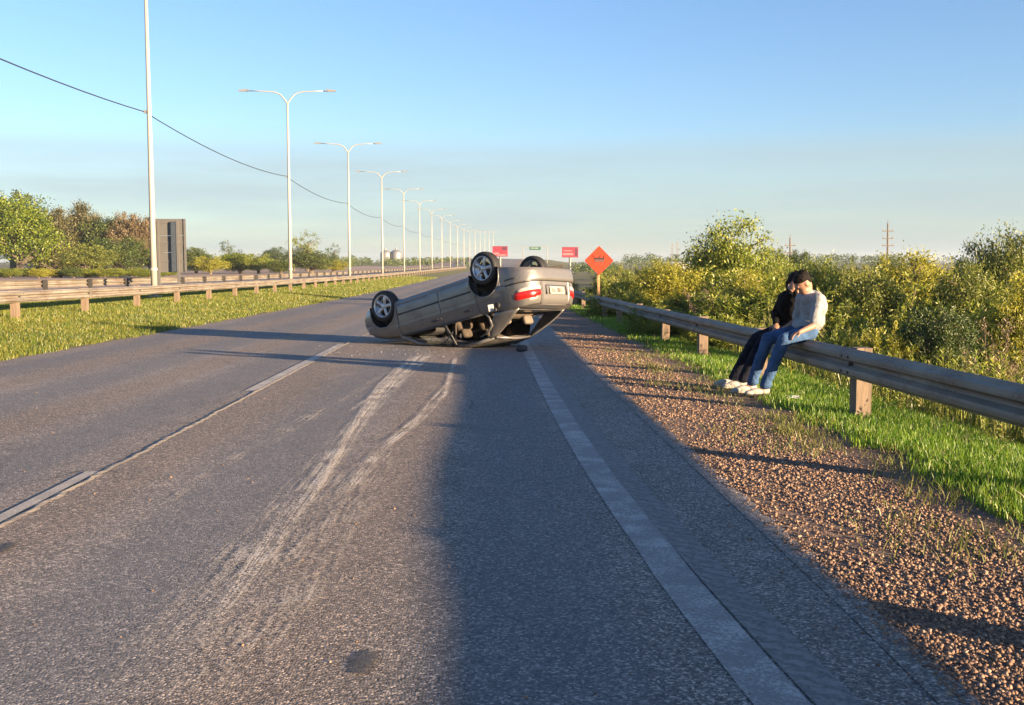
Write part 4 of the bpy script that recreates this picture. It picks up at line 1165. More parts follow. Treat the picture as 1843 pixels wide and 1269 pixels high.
# shut lines, moulding, handles
def line_on(side, pts, rad, mat, name, parent, off=.001, flat=1.0):
    """tube along (column x, z) points of the body side"""
    out = []
    for x, z in pts:
        i = int(np.argmin(np.abs(cols[:, 0] - x))) ; p = skin(i, z, off); p[1] *= side; out.append(p)
    return cp(name, *tube(out, rad, 6, True, flat, upv=(0, 0, 1)), mat, parent)
for s in (-1, 1):
    for key, x0, x1 in (('front_door', .90, -.14), ('rear_door', -.19, -.95)):
        line_on(s, [(x, .475) for x in np.linspace(x0, x1, 12)], .017, M_TRIM, 'side_moulding', PARTS[(key, s)], .002, .4)
        hx = x1 + .16
        i = int(np.argmin(np.abs(cols[:, 0] - hx))); q = skin(i, .80, .012); q[1] *= s
        cp('door_handle', *box(q, (.15, .03, .034)), M_TRIM, PARTS[(key, s)], False)
    line_on(s, [(x, .475) for x in np.linspace(-1.70, -2.0, 6)], .015, M_TRIM, 'side_moulding', PARTS[('quarter_panel', s)], .002, .4)
    for ax_ in (1.29, -1.29):              # arch lips
        pts = []
        for a in np.linspace(R_(-14), R_(194), 40):
            x, z = ax_ + math.cos(a) * AR, .30 + math.sin(a) * AR
            i = int(np.argmin(np.abs(cols[:, 0] - x))); q = skin(i, max(z, .2)); pts.append((x, q[1] * s + s * .002, z))
        cp('arch_lip', *tube(pts, .012, 6), M_CAR, PARTS[('fender' if ax_ > 0 else 'quarter_panel', s)])
        # dark wheel well
        V = []; F = []; aa = np.linspace(R_(-20), R_(200), 22)
        for a in aa:
            for yy in (.825, .70, .50): V.append((ax_ + math.cos(a) * (AR + .012), s * yy, .30 + math.sin(a) * (AR + .012)))
        for k in range(21):
            for j in range(2): F.append((k * 3 + j, k * 3 + j + 1, k * 3 + j + 4, k * 3 + j + 3))
        F.append(tuple(k * 3 + 2 for k in range(22)))
        cp('wheel_well', V, F, M_WELL, None, False)
# rear: bumper seam, lamps, plate
for s in (-1, 1):
    pass
def wrap(z0, z1, ylo, xhi, side, off, n=5):
    """patch of the rear corner between heights z0(f), z1(f); f runs from the inner end to the flank"""
    ids = [i for i in range(NC) if cols[i][0] < xhi and cols[i][1] >= ylo]
    ids = ids[::-1]; V = []; F = []
    for a, i in enumerate(ids):
        f = a / (len(ids) - 1); lo, hi = z0(f), z1(f)
        for k in range(n):
            p = skin(i, lo + (hi - lo) * k / (n - 1), off - .010 * (k in (0, n - 1)) - .010 * (a in (0, len(ids) - 1))); p[1] *= side; V.append(p)
    for a in range(len(ids) - 1):
        for k in range(n - 1):
            q = (a * n + k, a * n + k + 1, (a + 1) * n + k + 1, (a + 1) * n + k); F.append(q)
    return V, F
for s in (-1, 1):
    tl = cp('tail_lamp', *wrap(lambda f: .725 + .02 * f, lambda f: .86 - .03 * (f < .15) + .015 * f, .43, -1.86, s, .014), M_REDL)
    cp('reverse_lens', *wrap(lambda f: .655 + .03 * f, lambda f: .722 + .018 * f, .43, -1.96, s, .015), M_WHL, tl)
    cp('lamp_gasket', *wrap(lambda f: .642 + .03 * f, lambda f: .872 + .015 * f, .42, -1.85, s, .004), M_TRIM, tl)
pts = []
for s in (-1, 1):
    ids = [i for i in range(NC) if cols[i][0] < -1.70]
    L = []
    for i in ids: q = skin(i, .572, .004); q[1] *= s; L.append(q)
    pts.append(L)
cp('bumper_seam', *tube(pts[0] + pts[1][::-1], .011, 6), M_SEAM, PARTS['rear_bumper'])
for s in (-1, 1):
    L = []
    for z in np.linspace(.60, .96, 8):
        i = max(k for k in range(NC) if cols[k][1] >= .43 and cols[k][0] < -1.9); q = skin(i, z, .002); q[1] *= s; L.append(q)
    cp('lid_seam', *tube(L, .005, 5), M_SEAM, lid)
xr = float(skin(NC - 1, .74)[0])
rec = cp('plate_recess', *join(box((xr - .004, 0, .655), (.02, .62, .018)), box((xr - .004, -.31, .735), (.02, .018, .17)), box((xr - .004, .31, .735), (.02, .018, .17))), M_TRIM, lid, False)
pl = cp('number_plate', *box((xr - .016, 0, .745), (.012, .44, .135)), M_PLATE, lid, False)
lt = []
for k, yy in enumerate((-.17, -.125, -.08, .02, .065, .11, .16)):
    w = .028; z0 = .745
    if k in (0, 5): lt += [box((xr - .024, yy, z0), (.006, .009, .075))]
    elif k in (3, 4): lt += [box((xr - .024, yy - .013, z0), (.006, .008, .075)), box((xr - .024, yy + .013, z0), (.006, .008, .075)), box((xr - .024, yy, z0 + .034), (.006, .018, .008)), box((xr - .024, yy, z0 - .034), (.006, .018, .008))]
    else: lt += [box((xr - .024, yy - .012, z0), (.006, .008, .075)), box((xr - .024, yy + .005, z0 + .034), (.006, .026, .008)), box((xr - .024, yy + .005, z0), (.006, .026, .008))]
cp('plate_lettering', *join(*lt), M_BLACK, pl, False)
# front lamps (low, in shade)
def wrapf(z0, z1, ylo, xlo, side, off, n=4):
    ids = [i for i in range(NC) if cols[i][0] > xlo and cols[i][1] >= ylo]; V = []; F = []
    for a, i in enumerate(ids):
        for k in range(n):
            p = skin(i, z0 + (z1 - z0) * k / (n - 1), off); p[1] *= side; V.append(p)
    for a in range(len(ids) - 1):
        for k in range(n - 1): F.append((a * n + k, a * n + k + 1, (a + 1) * n + k + 1, (a + 1) * n + k))
    return V, F
for s in (-1, 1): cp('headlamp', *wrapf(.56, .66, .36, 1.74, s, .008), M_WHL)
# wheels: hanging low on unloaded springs
def wheel(x, s, z, steer):
    c = np.array([x, s * .735, z]); ax_ = np.array([math.sin(steer), math.cos(steer), 0]) * s
    prof = [(.215, -.09), (.25, -.098), (.283, -.09), (.300, -.06), (.303, 0), (.300, .06), (.283, .09), (.25, .098), (.215, .09)]
    root = cp('wheel', *lathe(prof, 44, c, ax_), M_TYRE, None, True, False)
    root.name = 'wheel'
    grooves = [lathe([(.3045, h - .006), (.3055, h), (.3045, h + .006)], 44, c, ax_) for h in (-.035, 0.0, .035)]
    cp('tread_groove', *join(*grooves), M_SEAM, root, True, False)
    rim = cp('rim', *lathe([(.215, -.088), (.205, -.02), (.195, .03), (.203, .07), (.215, .086), (.222, .092), (.218, .097), (.208, .094), (.200, .07)], 44, c, ax_), M_RIM, root, True, False)
    e1 = np.array([0, 0, 1.]); e2 = np.cross(ax_, e1)
    sp = []
    for k in range(5):
        a = 2 * math.pi * k / 5 + .25; d = e1 * math.cos(a) + e2 * math.sin(a); tq = np.cross(ax_, d)
        V = []
        for r, w, h in ((.035, .036, .062), (.10, .030, .074), (.16, .033, .078), (.205, .046, .066)):
            for sw, dh in ((-1, -.022), (-.55, 0), (.55, 0), (1, -.022)): V.append(c + d * r + tq * sw * w + ax_ * (h + dh))
        F = [(j * 4 + q, j * 4 + q + 1, j * 4 + q + 5, j * 4 + q + 4) for j in range(3) for q in range(3)]
        sp.append((V, F))
    cp('spokes', *join(*sp), M_RIM, root, True, False)
    cp('hub_cap', *lathe([(.058, .05), (.055, .07), (.036, .082), (.0, .086)], 20, c, ax_), M_RIM, root, True, False)
    cp('brake_disc', *lathe([(.0, .0), (.13, .0), (.13, .012), (.0, .012)], 24, c, ax_), M_UNDER, root, True, False)
wheel(1.29, -1, .215, .06); wheel(1.29, 1, .215, -.06); wheel(-1.29, -1, .125, .0); wheel(-1.29, 1, .125, .0)
# underside
V = []; F = []; n = 0
for i in range(0, NC, 2):
    e = P0[i][0]; x = cols[i][0]; arch = min(abs(x - 1.29), abs(x + 1.29)) < .36
    w = .5 if arch else max(.02, e[1] - .01)
    for f in (-1, -.5, 0, .5, 1): V.append((e[0], w * f, e[2] + .012))
    n += 1
for j in range(n - 1):
    for k in range(4): F.append((j * 5 + k, j * 5 + k + 1, (j + 1) * 5 + k + 1, (j + 1) * 5 + k))
ub = cp('underbody', V, F, M_UNDER, None, False)
cp('exhaust', *tube([(1.2, .1, .19), (.2, .15, .18), (-1.0, .2, .17), (-1.5, .3, .2), (-2.22, .38, .27)], .03, 8), M_UNDER, ub)
cp('axle_beam', *tube([(-1.29, -.62, .16), (-1.29, .62, .16)], .045, 8), M_UNDER, ub, True, False)
cp('suspension_arm', *join(tube([(1.29, -.62, .22), (1.2, -.2, .22)], .03, 6), tube([(1.29, .62, .22), (1.2, .2, .22)], .03, 6)), M_UNDER, ub, True, False)
# cabin: pillars, roof, rails
def bar(a, b, ra, rb, name, mat, parent=None, flat=1., mid=None):
    a, b = np.array(a), np.array(b); m = (a + b) / 2 if mid is None else np.array(mid)
    return cp(name, *tube([a, a * .6 + m * .4, m, b * .6 + m * .4, b], [ra, ra * .9 + rb * .1, (ra + rb) / 2, rb, rb], 8, True, flat), mat, parent)
roofV, roofF = grid(17, 15, lambda a, b: ((.18 - 1.26 * a), (-1 + 2 * b) * (.575 - .05 * a ** 3), 1.372 + .045 * (1 - (2 * b - 1) ** 2) - .05 * (2 * a - 1) ** 2 + .012 * math.sin(a * 17) * math.sin(b * 13)))
roof = cp('roof', roofV, roofF, M_CAR)
md = roof.modifiers.new('thickness', 'SOLIDIFY'); md.thickness = .02
lin = cp('headliner', [(x, y * .97, z - .035) for x, y, z in roofV], roofF, M_LINER, roof)
for s in (-1, 1):
    bar((.98, s * .755, .875), (.20, s * .565, 1.355), .045, .035, 'windscreen_pillar', M_CAR, None, .7, (.62, s * .69, 1.10))
    bar((-.16, s * .785, .91), (-.22, s * .585, 1.385), .045, .032, 'door_pillar', M_TRIM, None, .55)
    cp('roof_rail', *tube([(.22, s * .57, 1.352), (-.2, s * .59, 1.388), (-.7, s * .58, 1.382), (-1.06, s * .535, 1.348)], [.03, .032, .032, .035], 8), M_CAR, roof)
    # broad rear pillar
    q = [(-1.36, .765, .965), (-1.86, .70, .995), (-1.12, .53, 1.345), (-1.0, .56, 1.36)]
    nu = 7
    def pil(a, b, s=s):
        lo = np.array(q[0]) * (1 - a) + np.array(q[1]) * a; hi = np.array(q[3]) * (1 - a) + np.array(q[2]) * a
        p = lo * (1 - b) + hi * b; p[1] += .028 * math.sin(b * 3.14) + .015 * math.sin(a * 3.14); p[0] += .10 * (a - .35) * math.sin(b * 3.14) * -1
        return (p[0], p[1] * s, p[2])
    V, F = grid(nu, 9, pil)
    o = cp('rear_pillar', V, F if s < 0 else [f[::-1] for f in F], M_CAR)
    md = o.modifiers.new('thickness', 'SOLIDIFY'); md.thickness = .03; md.offset = 0
    # inner door trim
    V, F = grid(9, 5, lambda a, b: (.90 - 1.95 * a, s * (.765 - .02 * b), .30 + .58 * b)); cp('door_trim', V, F, M_DASH, PARTS[('front_door', s)])
    bar((.92, s * .80, .885), (-1.10, s * .80, .94), .018, .018, 'window_channel', M_TRIM, None, .6)
for x0, x1 in ((.80, -.10), (-.24, -1.02)):   # opaque dark panes added on the far side to block light into the cabin
    V, F = grid(6, 6, lambda a, b: (x0 + (x1 - x0) * a - .25 * b * (x0 > .5) * (1 - a), .79 - .20 * b, .92 + .45 * b)); cp('blocking_pane', V, F, M_PANE)
V, F = grid(9, 7, lambda a, b: ((.98 - .78 * b) + .05 * math.sin(b * 3.14), (-1 + 2 * a) * (.74 - .18 * b), .885 + .475 * b)); cp('windscreen', V, F, M_CRAZE)
cp('rear_window_frame', *join(tube([(-1.80, -.66, .99), (-1.86, 0, 1.005), (-1.80, .66, .99)], .022, 8), tube([(-1.10, -.52, 1.355), (-1.13, 0, 1.385), (-1.10, .52, 1.355)], .026, 8)), M_CAR)
# inside
def cushion(c, hs, e=.45, n=14, tilt=0.0):
    V = []; F = []
    sg = lambda v, p: math.copysign(abs(v) ** p, v)
    for j in range(n + 1):
        ph = -math.pi / 2 + math.pi * j / n
        for i in range(n):
            th = 2 * math.pi * i / n
            x = hs[0] * sg(math.cos(ph), e) * sg(math.cos(th), e); y = hs[1] * sg(math.cos(ph), e) * sg(math.sin(th), e); z = hs[2] * sg(math.sin(ph), e)
            ct, st = math.cos(tilt), math.sin(tilt)
            V.append((c[0] + x * ct + z * st, c[1] + y, c[2] - x * st + z * ct))
    for j in range(n):
        for i in range(n): F.append((j * n + i, j * n + (i + 1) % n, (j + 1) * n + (i + 1) % n, (j + 1) * n + i))
    return V, F
for s in (-1, 1):
    st_ = cp('front_seat', *join(cushion((.12, s * .36, .42), (.26, .25, .09)), cushion((-.20, s * .36, .72), (.08, .24, .33), .45, 14, -.25)), M_SEAT)
    cp('headrest', *cushion((-.30, s * .36, 1.10), (.05, .13, .09), .5, 12, -.2), M_SEAT, st_)
rs = cp('rear_seat', *join(cushion((-.78, 0, .44), (.26, .66, .10)), cushion((-1.10, 0, .72), (.09, .66, .30), .4, 14, -.3)), M_SEAT)
for s in (-1, 1): cp('headrest', *cushion((-1.24, s * .34, 1.06), (.05, .13, .085), .5, 12, -.2), M_LINER, rs)
cp('dashboard', *cushion((.80, 0, .76), (.20, .70, .13), .5), M_DASH)
cp('floor_pan', *grid(6, 6, lambda a, b: (1.0 - 2.2 * a, -.72 + 1.44 * b, .27)), M_DASH)
cp('parcel_shelf', *box((-1.47, 0, .935), (.5, 1.3, .02)), M_DASH, None, False)
cp('steering_wheel', *lathe([(.175 + .015 * math.cos(a), .015 * math.sin(a)) for a in np.linspace(0, 6.283, 9)], 24, (.50, .36, .84), (-.9, 0, .45)), M_DASH)
cp('seat_belt', *tube([(-.22, -.62, 1.25), (-.26, -.60, .95), (-.30, -.50, .70), (-.2, -.3, .55)], .022, 6, True, .15), M_LINER)
# fuel filler: open dark cap hole and the pale flap hanging from it
i = int(np.argmin(np.abs(cols[:, 0] + 1.52))); q = skin(i, .855, .004); q[1] *= -1
fl_ = cp('filler_hole', *lathe([(.0, .0), (.062, .0), (.07, .006), (.0, .008)], 18, q, (0, -1, 0)), M_SEAM, PARTS[('quarter_panel', -1)])
cp('filler_flap', *box(q + np.array([.11, -.05, .02]), (.10, .012, .12), [(.8, -.6, 0), (.6, .8, 0), (0, 0, 1)]), M_WHITE, fl_, False)
cp('filler_cap', *lathe([(.0, .03), (.03, .03), (.034, .0)], 12, q + np.array([.03, -.035, .07]), (0, -1, 0)), M_TRIM, fl_, False)
# bent strip of torn trim hanging at the rear pillar
cp('torn_trim', *tube([(-1.15, -.80, .93), (-1.25, -.82, 1.02), (-1.22, -.74, 1.16), (-1.05, -.68, 1.26), (-.85, -.66, 1.30)], [.012, .02, .028, .02, .012], 6, True, .4), M_CAR)
cp('torn_trim', *tube([(-.3, -.72, 1.05), (-.05, -.70, 1.22), (.3, -.66, 1.24)], [.014, .02, .012], 6, True, .4), M_TRIM)

# debris on the road
p = gpx(940, 633); g = float(rz(p[1]))
db = empty('mirror_housing', (p[0], p[1], g)); tag(db, 'small black broken car piece lying on the asphalt below the car tail', 'car debris')
V, F = cushion((0, 0, 0), (.115, .06, .055), .6, 14); V = [(p[0] + a * (1 - .2 * (a > 0)), p[1] + b, g + .058 + c_) for a, b, c_ in V]
mk('shell', V, F, M_TRIM, db, True)
V, F = lathe([(.0, 0), (.045, 0), (.05, -.004)], 16, (p[0] - .02, p[1] - .055, g + .06), (0, -1, 0)); mk('glass', V, F, M_DASH, db)
rg = rng_(55); n = 130
uu = -1.0 + 1.0 * rg.normal(size=n); vv = 18.4 + .7 * rg.normal(size=n)
tag(stones('glass_crumbs', rg, uu, vv, .006 + .008 * rg.random(n), simple('glass crumbs', (.22, .24, .24), .2)), 'crumbs of broken glass scattered on the asphalt beside the car', 'glass', kind='stuff')
# ------------------------------------------------------------------ people on the guardrail
M_SKIN = simple('skin', (.30, .165, .105), .55, 0, .08, 14.)
M_SHIRT = simple('pale grey cotton', (.245, .248, .255), .9, 0, .06, 5., .5, 18., .03)
M_JEANS = simple('blue denim', (.045, .092, .185), .95, 0, .35, 7., .7, 20., .03, spec=.15)
M_BLK = simple('black cotton', (.006, .006, .007), .95, 0, .2, 6., .5, 18., .03, spec=.1)
M_BLKP = simple('dark denim', (.010, .012, .020), .95, 0, .35, 9., .5, 20., .03, spec=.1)
M_HAIR = simple('dark hair', (.009, .007, .006), .8, 0, .3, 40., .6, 90., spec=.15)
M_SHOE = simple('off white sneaker', (.34, .32, .28), .7, 0, .1, 12.)
M_SOLE = simple('dark shoe', (.02, .02, .022), .8)
def A_(*v): return np.array(v, float)
def ball(c, r, n=12): return lathe([(max(1e-4, r * math.sin(a)), -r * math.cos(a)) for a in np.linspace(0.0, math.pi, n)], n * 2, c, (0, 0, 1))
def ellip(c, f, up, hs, n=16):
    """ellipsoid with half sizes along forward, side, up"""
    f = np.asarray(f, float); f = f / np.linalg.norm(f); up = np.asarray(up, float); up = up - f * (up @ f); up /= np.linalg.norm(up); sd = np.cross(up, f)
    V = []; F = []
    for j in range(n + 1):
        ph = -math.pi / 2 + math.pi * j / n
        for i in range(n * 2):
            th = math.pi * i / n
            V.append(tuple(np.asarray(c) + f * hs[0] * math.cos(ph) * math.cos(th) + sd * hs[1] * math.cos(ph) * math.sin(th) + up * hs[2] * math.sin(ph)))
    m = n * 2
    for j in range(n):
        for i in range(m): F.append((j * m + i, j * m + (i + 1) % m, (j + 1) * m + (i + 1) % m, (j + 1) * m + i))
    return V, F
def cap(a, b, ra, rb, n=12, k=5):
    a, b = A_(*a), A_(*b)
    return join(tube([a + (b - a) * i / (k - 1) for i in range(k)], [ra + (rb - ra) * i / (k - 1) for i in range(k)], n), ball(a, ra, 9), ball(b, rb, 9))
def blob(name, pieces, mat, parent, voxel, sm=4):
    o = mk(name, *join(*pieces), mat, parent, True)
    r = o.modifiers.new('fuse', 'REMESH'); r.mode = 'VOXEL'; r.voxel_size = voxel; r.use_smooth_shade = True
    s = o.modifiers.new('soften', 'SMOOTH'); s.factor = .5; s.iterations = sm
    if name in ('shirt', 'jumper', 'trousers'):          # folds in the cloth
        for sc_, st in ((.10, .018), (.04, .007)):
            tx = bpy.data.textures.new('folds', 'CLOUDS'); tx.noise_scale = sc_; tx.noise_depth = 1
            d = o.modifiers.new('folds', 'DISPLACE'); d.texture = tx; d.strength = st; d.mid_level = .5; d.texture_coords = 'LOCAL'
    return o
def hand(wrist, d, palm_n, curl=.5, size=1.0, thumb_side=1):
    """palm, four bent fingers of unequal length and a thumb leaving the side of the palm"""
    d = d / np.linalg.norm(d); pn = palm_n - d * (palm_n @ d); pn /= np.linalg.norm(pn); sd = np.cross(d, pn) * thumb_side
    out = [ellip(wrist + d * .045 * size, d, pn, (.052 * size, .042 * size, .018 * size), 10)]
    for k, (o, L) in enumerate(((.030, .070), (.011, .080), (-.009, .074), (-.028, .058))):
        a = wrist + d * .078 * size + sd * o * size; p = [a]; an = curl * .5
        for q in range(3):
            st = L * size * (.42, .32, .26)[q]; dd = d * math.cos(an) + pn * math.sin(an); p.append(p[-1] + dd * st); an += curl * .75
        out.append(join(tube(p, [.0098 * size, .0095 * size, .0088 * size, .0075 * size], 8), ball(p[-1], .0078 * size, 7)))
    a = wrist + d * .025 * size + sd * .032 * size; t1 = a + (d * .6 + sd * .7 + pn * .25) * .038 * size; t2 = t1 + (d * .85 + sd * .15 + pn * .3) * .034 * size
    out.append(join(tube([a, t1, t2], [.013 * size, .011 * size, .009 * size], 8), ball(t2, .009 * size, 7)))
    return out
def head_parts(c, f, up):
    f = f / np.linalg.norm(f); up = up - f * (up @ f); up /= np.linalg.norm(up); sd = np.cross(up, f)
    P = [ellip(c + up * .02 - f * .012, f, up, (.098, .076, .105)), ellip(c - up * .055 + f * .028, f, up, (.066, .056, .062)),
         ellip(c - up * .098 + f * .058, f, up, (.026, .030, .020), 8),
         cap(c + f * .086 + up * .012, c + f * .108 - up * .022, .009, .014, 8), ellip(c + f * .080 + up * .032, f, up, (.016, .052, .012), 8),
         ellip(c + f * .084 - up * .056, f, up, (.012, .024, .010), 8)]
    for s in (-1, 1): P.append(ellip(c + sd * s * .077 - f * .008 - up * .008, f, up, (.020, .010, .032), 8))
    return P, sd
def foot(an, toe, ground):
    """sneaker upper and its sole"""
    d = toe - an; d[2] = 0; L = np.linalg.norm(d); d /= L; up = A_(0, 0, 1)
    b = A_(an[0], an[1], ground)
    upper = [ellip(b + d * -.01 + up * .062, d, up, (.062, .042, .050), 10), ellip(b + d * .085 + up * .05, d, up, (.095, .046, .042), 10), ellip(b + d * .165 + up * .038, d, up, (.062, .045, .030), 10),
             cap(b + up * .06, b + up * .115 - d * .015, .046, .044, 10)]
    sole = [ellip(b + d * (x) + up * .016, d, up, (.075, w, .019), 10) for x, w in ((-.005, .042), (.06, .043), (.12, .048), (.165, .046))]
    return upper, sole
def person(name, label, J, cloth, loc, ground, hair_long=False):
    root = empty('person', loc); tag(root, label, 'person')
    f, up = J['face'], J['up']
    hp, sd = head_parts(J['head'], f, up)
    fn = f / np.linalg.norm(f); un = up - fn * (up @ fn); un /= np.linalg.norm(un)
    tor = [ellip(J['pelvis'] + A_(0, 0, .02), J['fwd'], (0, 0, 1), (.115, .165, .12)), ellip(J['waist'], J['fwd'], J['spine'], (.10, .140, .14)), ellip(J['chest'], J['fwd'], J['spine'], (.115, .165, .17)),
           cap(J['shL'], J['shR'], .065, .065), cap(J['neck'] - A_(0, 0, .04), J['head'] - un * .05 - fn * .03, .056, .050)]
    body = hp + tor
    for s in 'LR':
        body += [cap(J['sh' + s], J['el' + s], .046, .038), cap(J['el' + s], J['ha' + s], .038, .027)]
        d = J['ha' + s] - J['el' + s]; body += hand(J['ha' + s], d / np.linalg.norm(d) + J['hd' + s], J['pn' + s], .55, 1.0, 1 if s == 'L' else -1)
        body += [cap(J['hip' + s], J['kn' + s], .078, .054), cap(J['kn' + s], J['an' + s], .052, .036), cap(J['an' + s] - A_(0, 0, .01), J['to' + s] * .5 + J['an' + s] * .5 - A_(0, 0, .03), .034, .028)]
    b = blob('body', body, M_SKIN, root, .0075, 3)
    # eyes and mouth
    for s in (-1, 1): mk('eye', *ball(J['head'] + fn * .083 + sd * s * .031 + un * .016, .0065, 8), M_DASH, b, True)
    mk('mouth', *ellip(J['head'] + fn * .094 - un * .056, fn, un, (.004, .020, .004), 8), simple('lips', (.28, .11, .09), .5), b, True)
    # hair
    hc = J['head']
    H = [ellip(hc + un * .060 - fn * .030, fn, un, (.102, .084, .080)), ellip(hc - fn * .060 + un * .015, fn, un, (.056, .074, .070)), ellip(hc + un * .098 + fn * .012, fn, un, (.055, .060, .024))]
    hr = rng_(17)
    for q in range(70):                      # tousled locks
        a = hr.normal(size=3); a /= np.linalg.norm(a)
        if a @ un < -.15 or a @ fn > .30: continue
        p0 = hc + un * .05 - fn * .02 + (fn * (a @ fn) * .102 + sd * (a @ sd) * .080 + un * (a @ un) * .080); H.append(cap(p0, p0 + (a * .4 + hr.normal(size=3) * .5 - fn * .3) * .022, .010, .005, 6, 2))
    if hair_long:
        for s in (-1, 1):
            H += [cap(hc + sd * s * .068 + un * .03, hc + sd * s * .078 - A_(0, 0, .16) + fn * .02, .040, .030), cap(hc + sd * s * .05 + fn * .05 + un * .06, hc + sd * s * .07 - A_(0, 0, .14) + fn * .06, .034, .022)]
        H += [cap(hc - fn * .08, hc - fn * .10 - A_(0, 0, .20), .065, .045)]
    blob('hair', H, M_HAIR, root, .006, 1)
    # top
    sl = cloth['sleeve']; g = cloth['loose']
    T = [ellip(J['pelvis'] + A_(0, 0, .055), J['fwd'], (0, 0, 1), (.13 * g, .178 * g, .085)), ellip(J['waist'], J['fwd'], J['spine'], (.118 * g, .160 * g, .155)), ellip(J['chest'], J['fwd'], J['spine'], (.128 * g, .180 * g, .178)),
         cap(J['shL'], J['shR'], .078, .078), cap(J['neck'] - A_(0, 0, .06), J['neck'], .085, .066)]
    for s in 'LR':
        e = J['sh' + s] + (J['el' + s] - J['sh' + s]) * min(sl, 1.0)
        T.append(cap(J['sh' + s], e, .068, .066 if sl < 1 else .052))
        if sl > 1: T.append(cap(J['el' + s], J['el' + s] + (J['ha' + s] - J['el' + s]) * .92, .052, .038))
    blob(cloth['top_name'], T, cloth['top'], root, .009, 5)
    # trousers
    L = [ellip(J['pelvis'] - A_(0, 0, .0), J['fwd'], (0, 0, 1), (.135, .178, .105))]
    for s in 'LR':
        k, a = J['kn' + s], J['an' + s]
        L += [cap(J['hip' + s], k, .096, .074), cap(k, a + (k - a) * .06, .073, .060), ball(a + (k - a) * .08 + A_(.015, 0, 0), .060)]
    blob('trousers', L, cloth['legs'], root, .009, 4)
    for s in 'LR':
        u_, so = foot(J['an' + s], J['to' + s], ground(J['an' + s]))
        sh = blob('shoe', u_, cloth['shoe' + s], root, .007, 3)
        blob('sole', so, cloth['sole' + s], sh, .007, 2)
    return root
gnd = lambda p: float(gz(p[0] - float(cx(p[1])), p[1])) + .02
fA = A_(-.96, -.28, 0); fA /= np.linalg.norm(fA); lA = A_(-fA[1], fA[0], 0)
JA = dict(pelvis=A_(3.57, 11.87, .60), waist=A_(3.645, 11.85, .73), chest=A_(3.645, 11.83, .875), neck=A_(3.565, 11.79, 1.02), head=A_(3.50, 11.76, 1.125),
          fwd=fA, spine=A_(-.16, -.04, 1), face=A_(-.78, -.12, -.80), up=A_(-.7, -.12, .75),
          shL=A_(3.60, 11.81, .955) + lA * .155, shR=A_(3.60, 11.81, .955) - lA * .155,
          elL=A_(3.585, 11.60, .670), haL=A_(3.40, 11.50, .605), elR=A_(3.52, 12.03, .70), haR=A_(3.34, 11.92, .61),
          hdL=A_(-.5, .1, -.2), hdR=A_(-.2, -.3, -.3), pnL=A_(0, 0, -1), pnR=A_(0, 0, -1),
          hipL=A_(3.56, 11.87, .58) + lA * .09, hipR=A_(3.56, 11.87, .58) - lA * .09, knL=A_(3.235, 11.53, .515), knR=A_(3.13, 11.80, .51),
          anL=A_(3.06, 11.66, -.03), anR=A_(2.985, 11.95, -.03), toL=A_(2.80, 11.63, -.1), toR=A_(2.72, 11.93, -.1))
person('person', 'person in a pale grey T-shirt and blue jeans sitting on the guardrail, head bowed', JA,
       dict(top_name='shirt', top=M_SHIRT, legs=M_JEANS, sleeve=.82, loose=1.06, shoeL=M_SHOE, shoeR=M_SHOE, soleL=M_SOLE, soleR=M_SHOE), W3(3.4, 11.8), gnd)
fB = A_(-.95, -.31, 0); fB /= np.linalg.norm(fB); lB = A_(-fB[1], fB[0], 0)
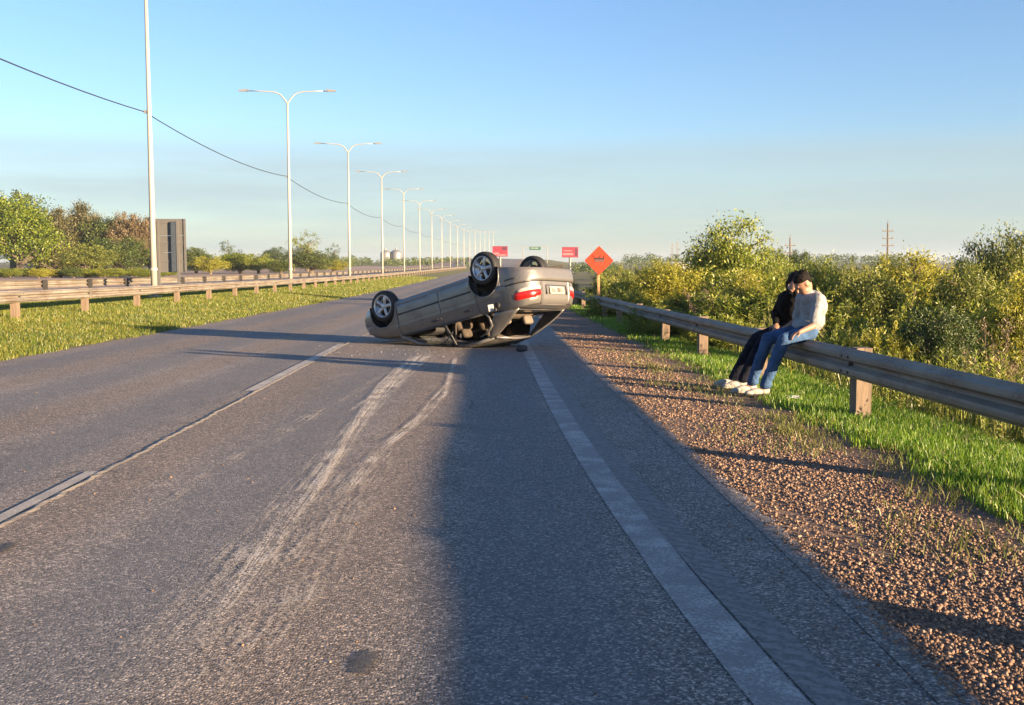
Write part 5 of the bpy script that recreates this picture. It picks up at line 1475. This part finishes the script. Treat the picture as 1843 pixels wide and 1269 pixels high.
JB = dict(pelvis=A_(3.56, 12.50, .59), waist=A_(3.55, 12.46, .73), chest=A_(3.53, 12.40, .865), neck=A_(3.54, 12.32, 1.0), head=A_(3.565, 12.24, 1.115),
          fwd=fB, spine=A_(-.22, -.2, 1), face=A_(-.75, -.30, -.70), up=A_(-.5, -.35, .8),
          shL=A_(3.54, 12.34, .945) + lB * .15, shR=A_(3.54, 12.34, .945) - lB * .15,
          elL=A_(3.385, 12.16, .845), haL=A_(3.46, 12.10, 1.03), elR=A_(3.40, 12.52, .76), haR=A_(3.36, 12.32, .64),
          hdL=A_(0, .2, .3), hdR=A_(-.2, -.3, -.2), pnL=A_(.7, .7, 0), pnR=A_(0, 0, -1),
          hipL=A_(3.55, 12.50, .57) + lB * .085, hipR=A_(3.55, 12.50, .57) - lB * .085, knL=A_(3.23, 12.36, .46), knR=A_(3.19, 12.58, .45),
          anL=A_(2.985, 12.42, -.05), anR=A_(2.93, 12.66, -.05), toL=A_(2.72, 12.40, -.1), toR=A_(2.66, 12.62, -.1))
person('person', 'person dressed in black leaning forward with a hand raised to the face on the guardrail', JB,
       dict(top_name='jumper', top=M_BLK, legs=M_BLKP, sleeve=1.2, loose=1.0, shoeL=M_SHOE, shoeR=M_SHOE, soleL=M_SHOE, soleR=M_SHOE), W3(3.35, 12.5), gnd, True)

# a scrap of litter on the verge
p = W3(3.32, 11.35); lr = rng_(5)
V = []; n = 5
for j in range(n):
    for i in range(n): V.append((p[0] - .06 + .028 * i + .012 * lr.normal(), p[1] - .05 + .025 * j + .01 * lr.normal(), p[2] + .05 + .022 * lr.random()))
F = [(j * n + i, j * n + i + 1, (j + 1) * n + i + 1, (j + 1) * n + i) for j in range(n - 1) for i in range(n - 1)]
o = tag(mk('litter', V, F, simple('crumpled white paper', (.6, .6, .58), .7), None), 'scrap of crumpled white litter in the grass by the shoes', 'litter')
md = o.modifiers.new('thickness', 'SOLIDIFY'); md.thickness = .003

# ------------------------------------------------------------------ light evening haze over the plain
t = NT('haze'); t.n.remove(t.p)
vol = t.n.new('ShaderNodeVolumePrincipled'); vol.inputs['Color'].default_value = (.84, .92, 1.0, 1); vol.inputs['Density'].default_value = .00018
vol.inputs['Anisotropy'].default_value = .2
t.l.new(vol.outputs[0], t.out.inputs['Volume'])
hz = mk('haze', *box((0, 1500, 8.5), (2600, 3300, 26)), t.m)
tag(hz, kind='stuff')
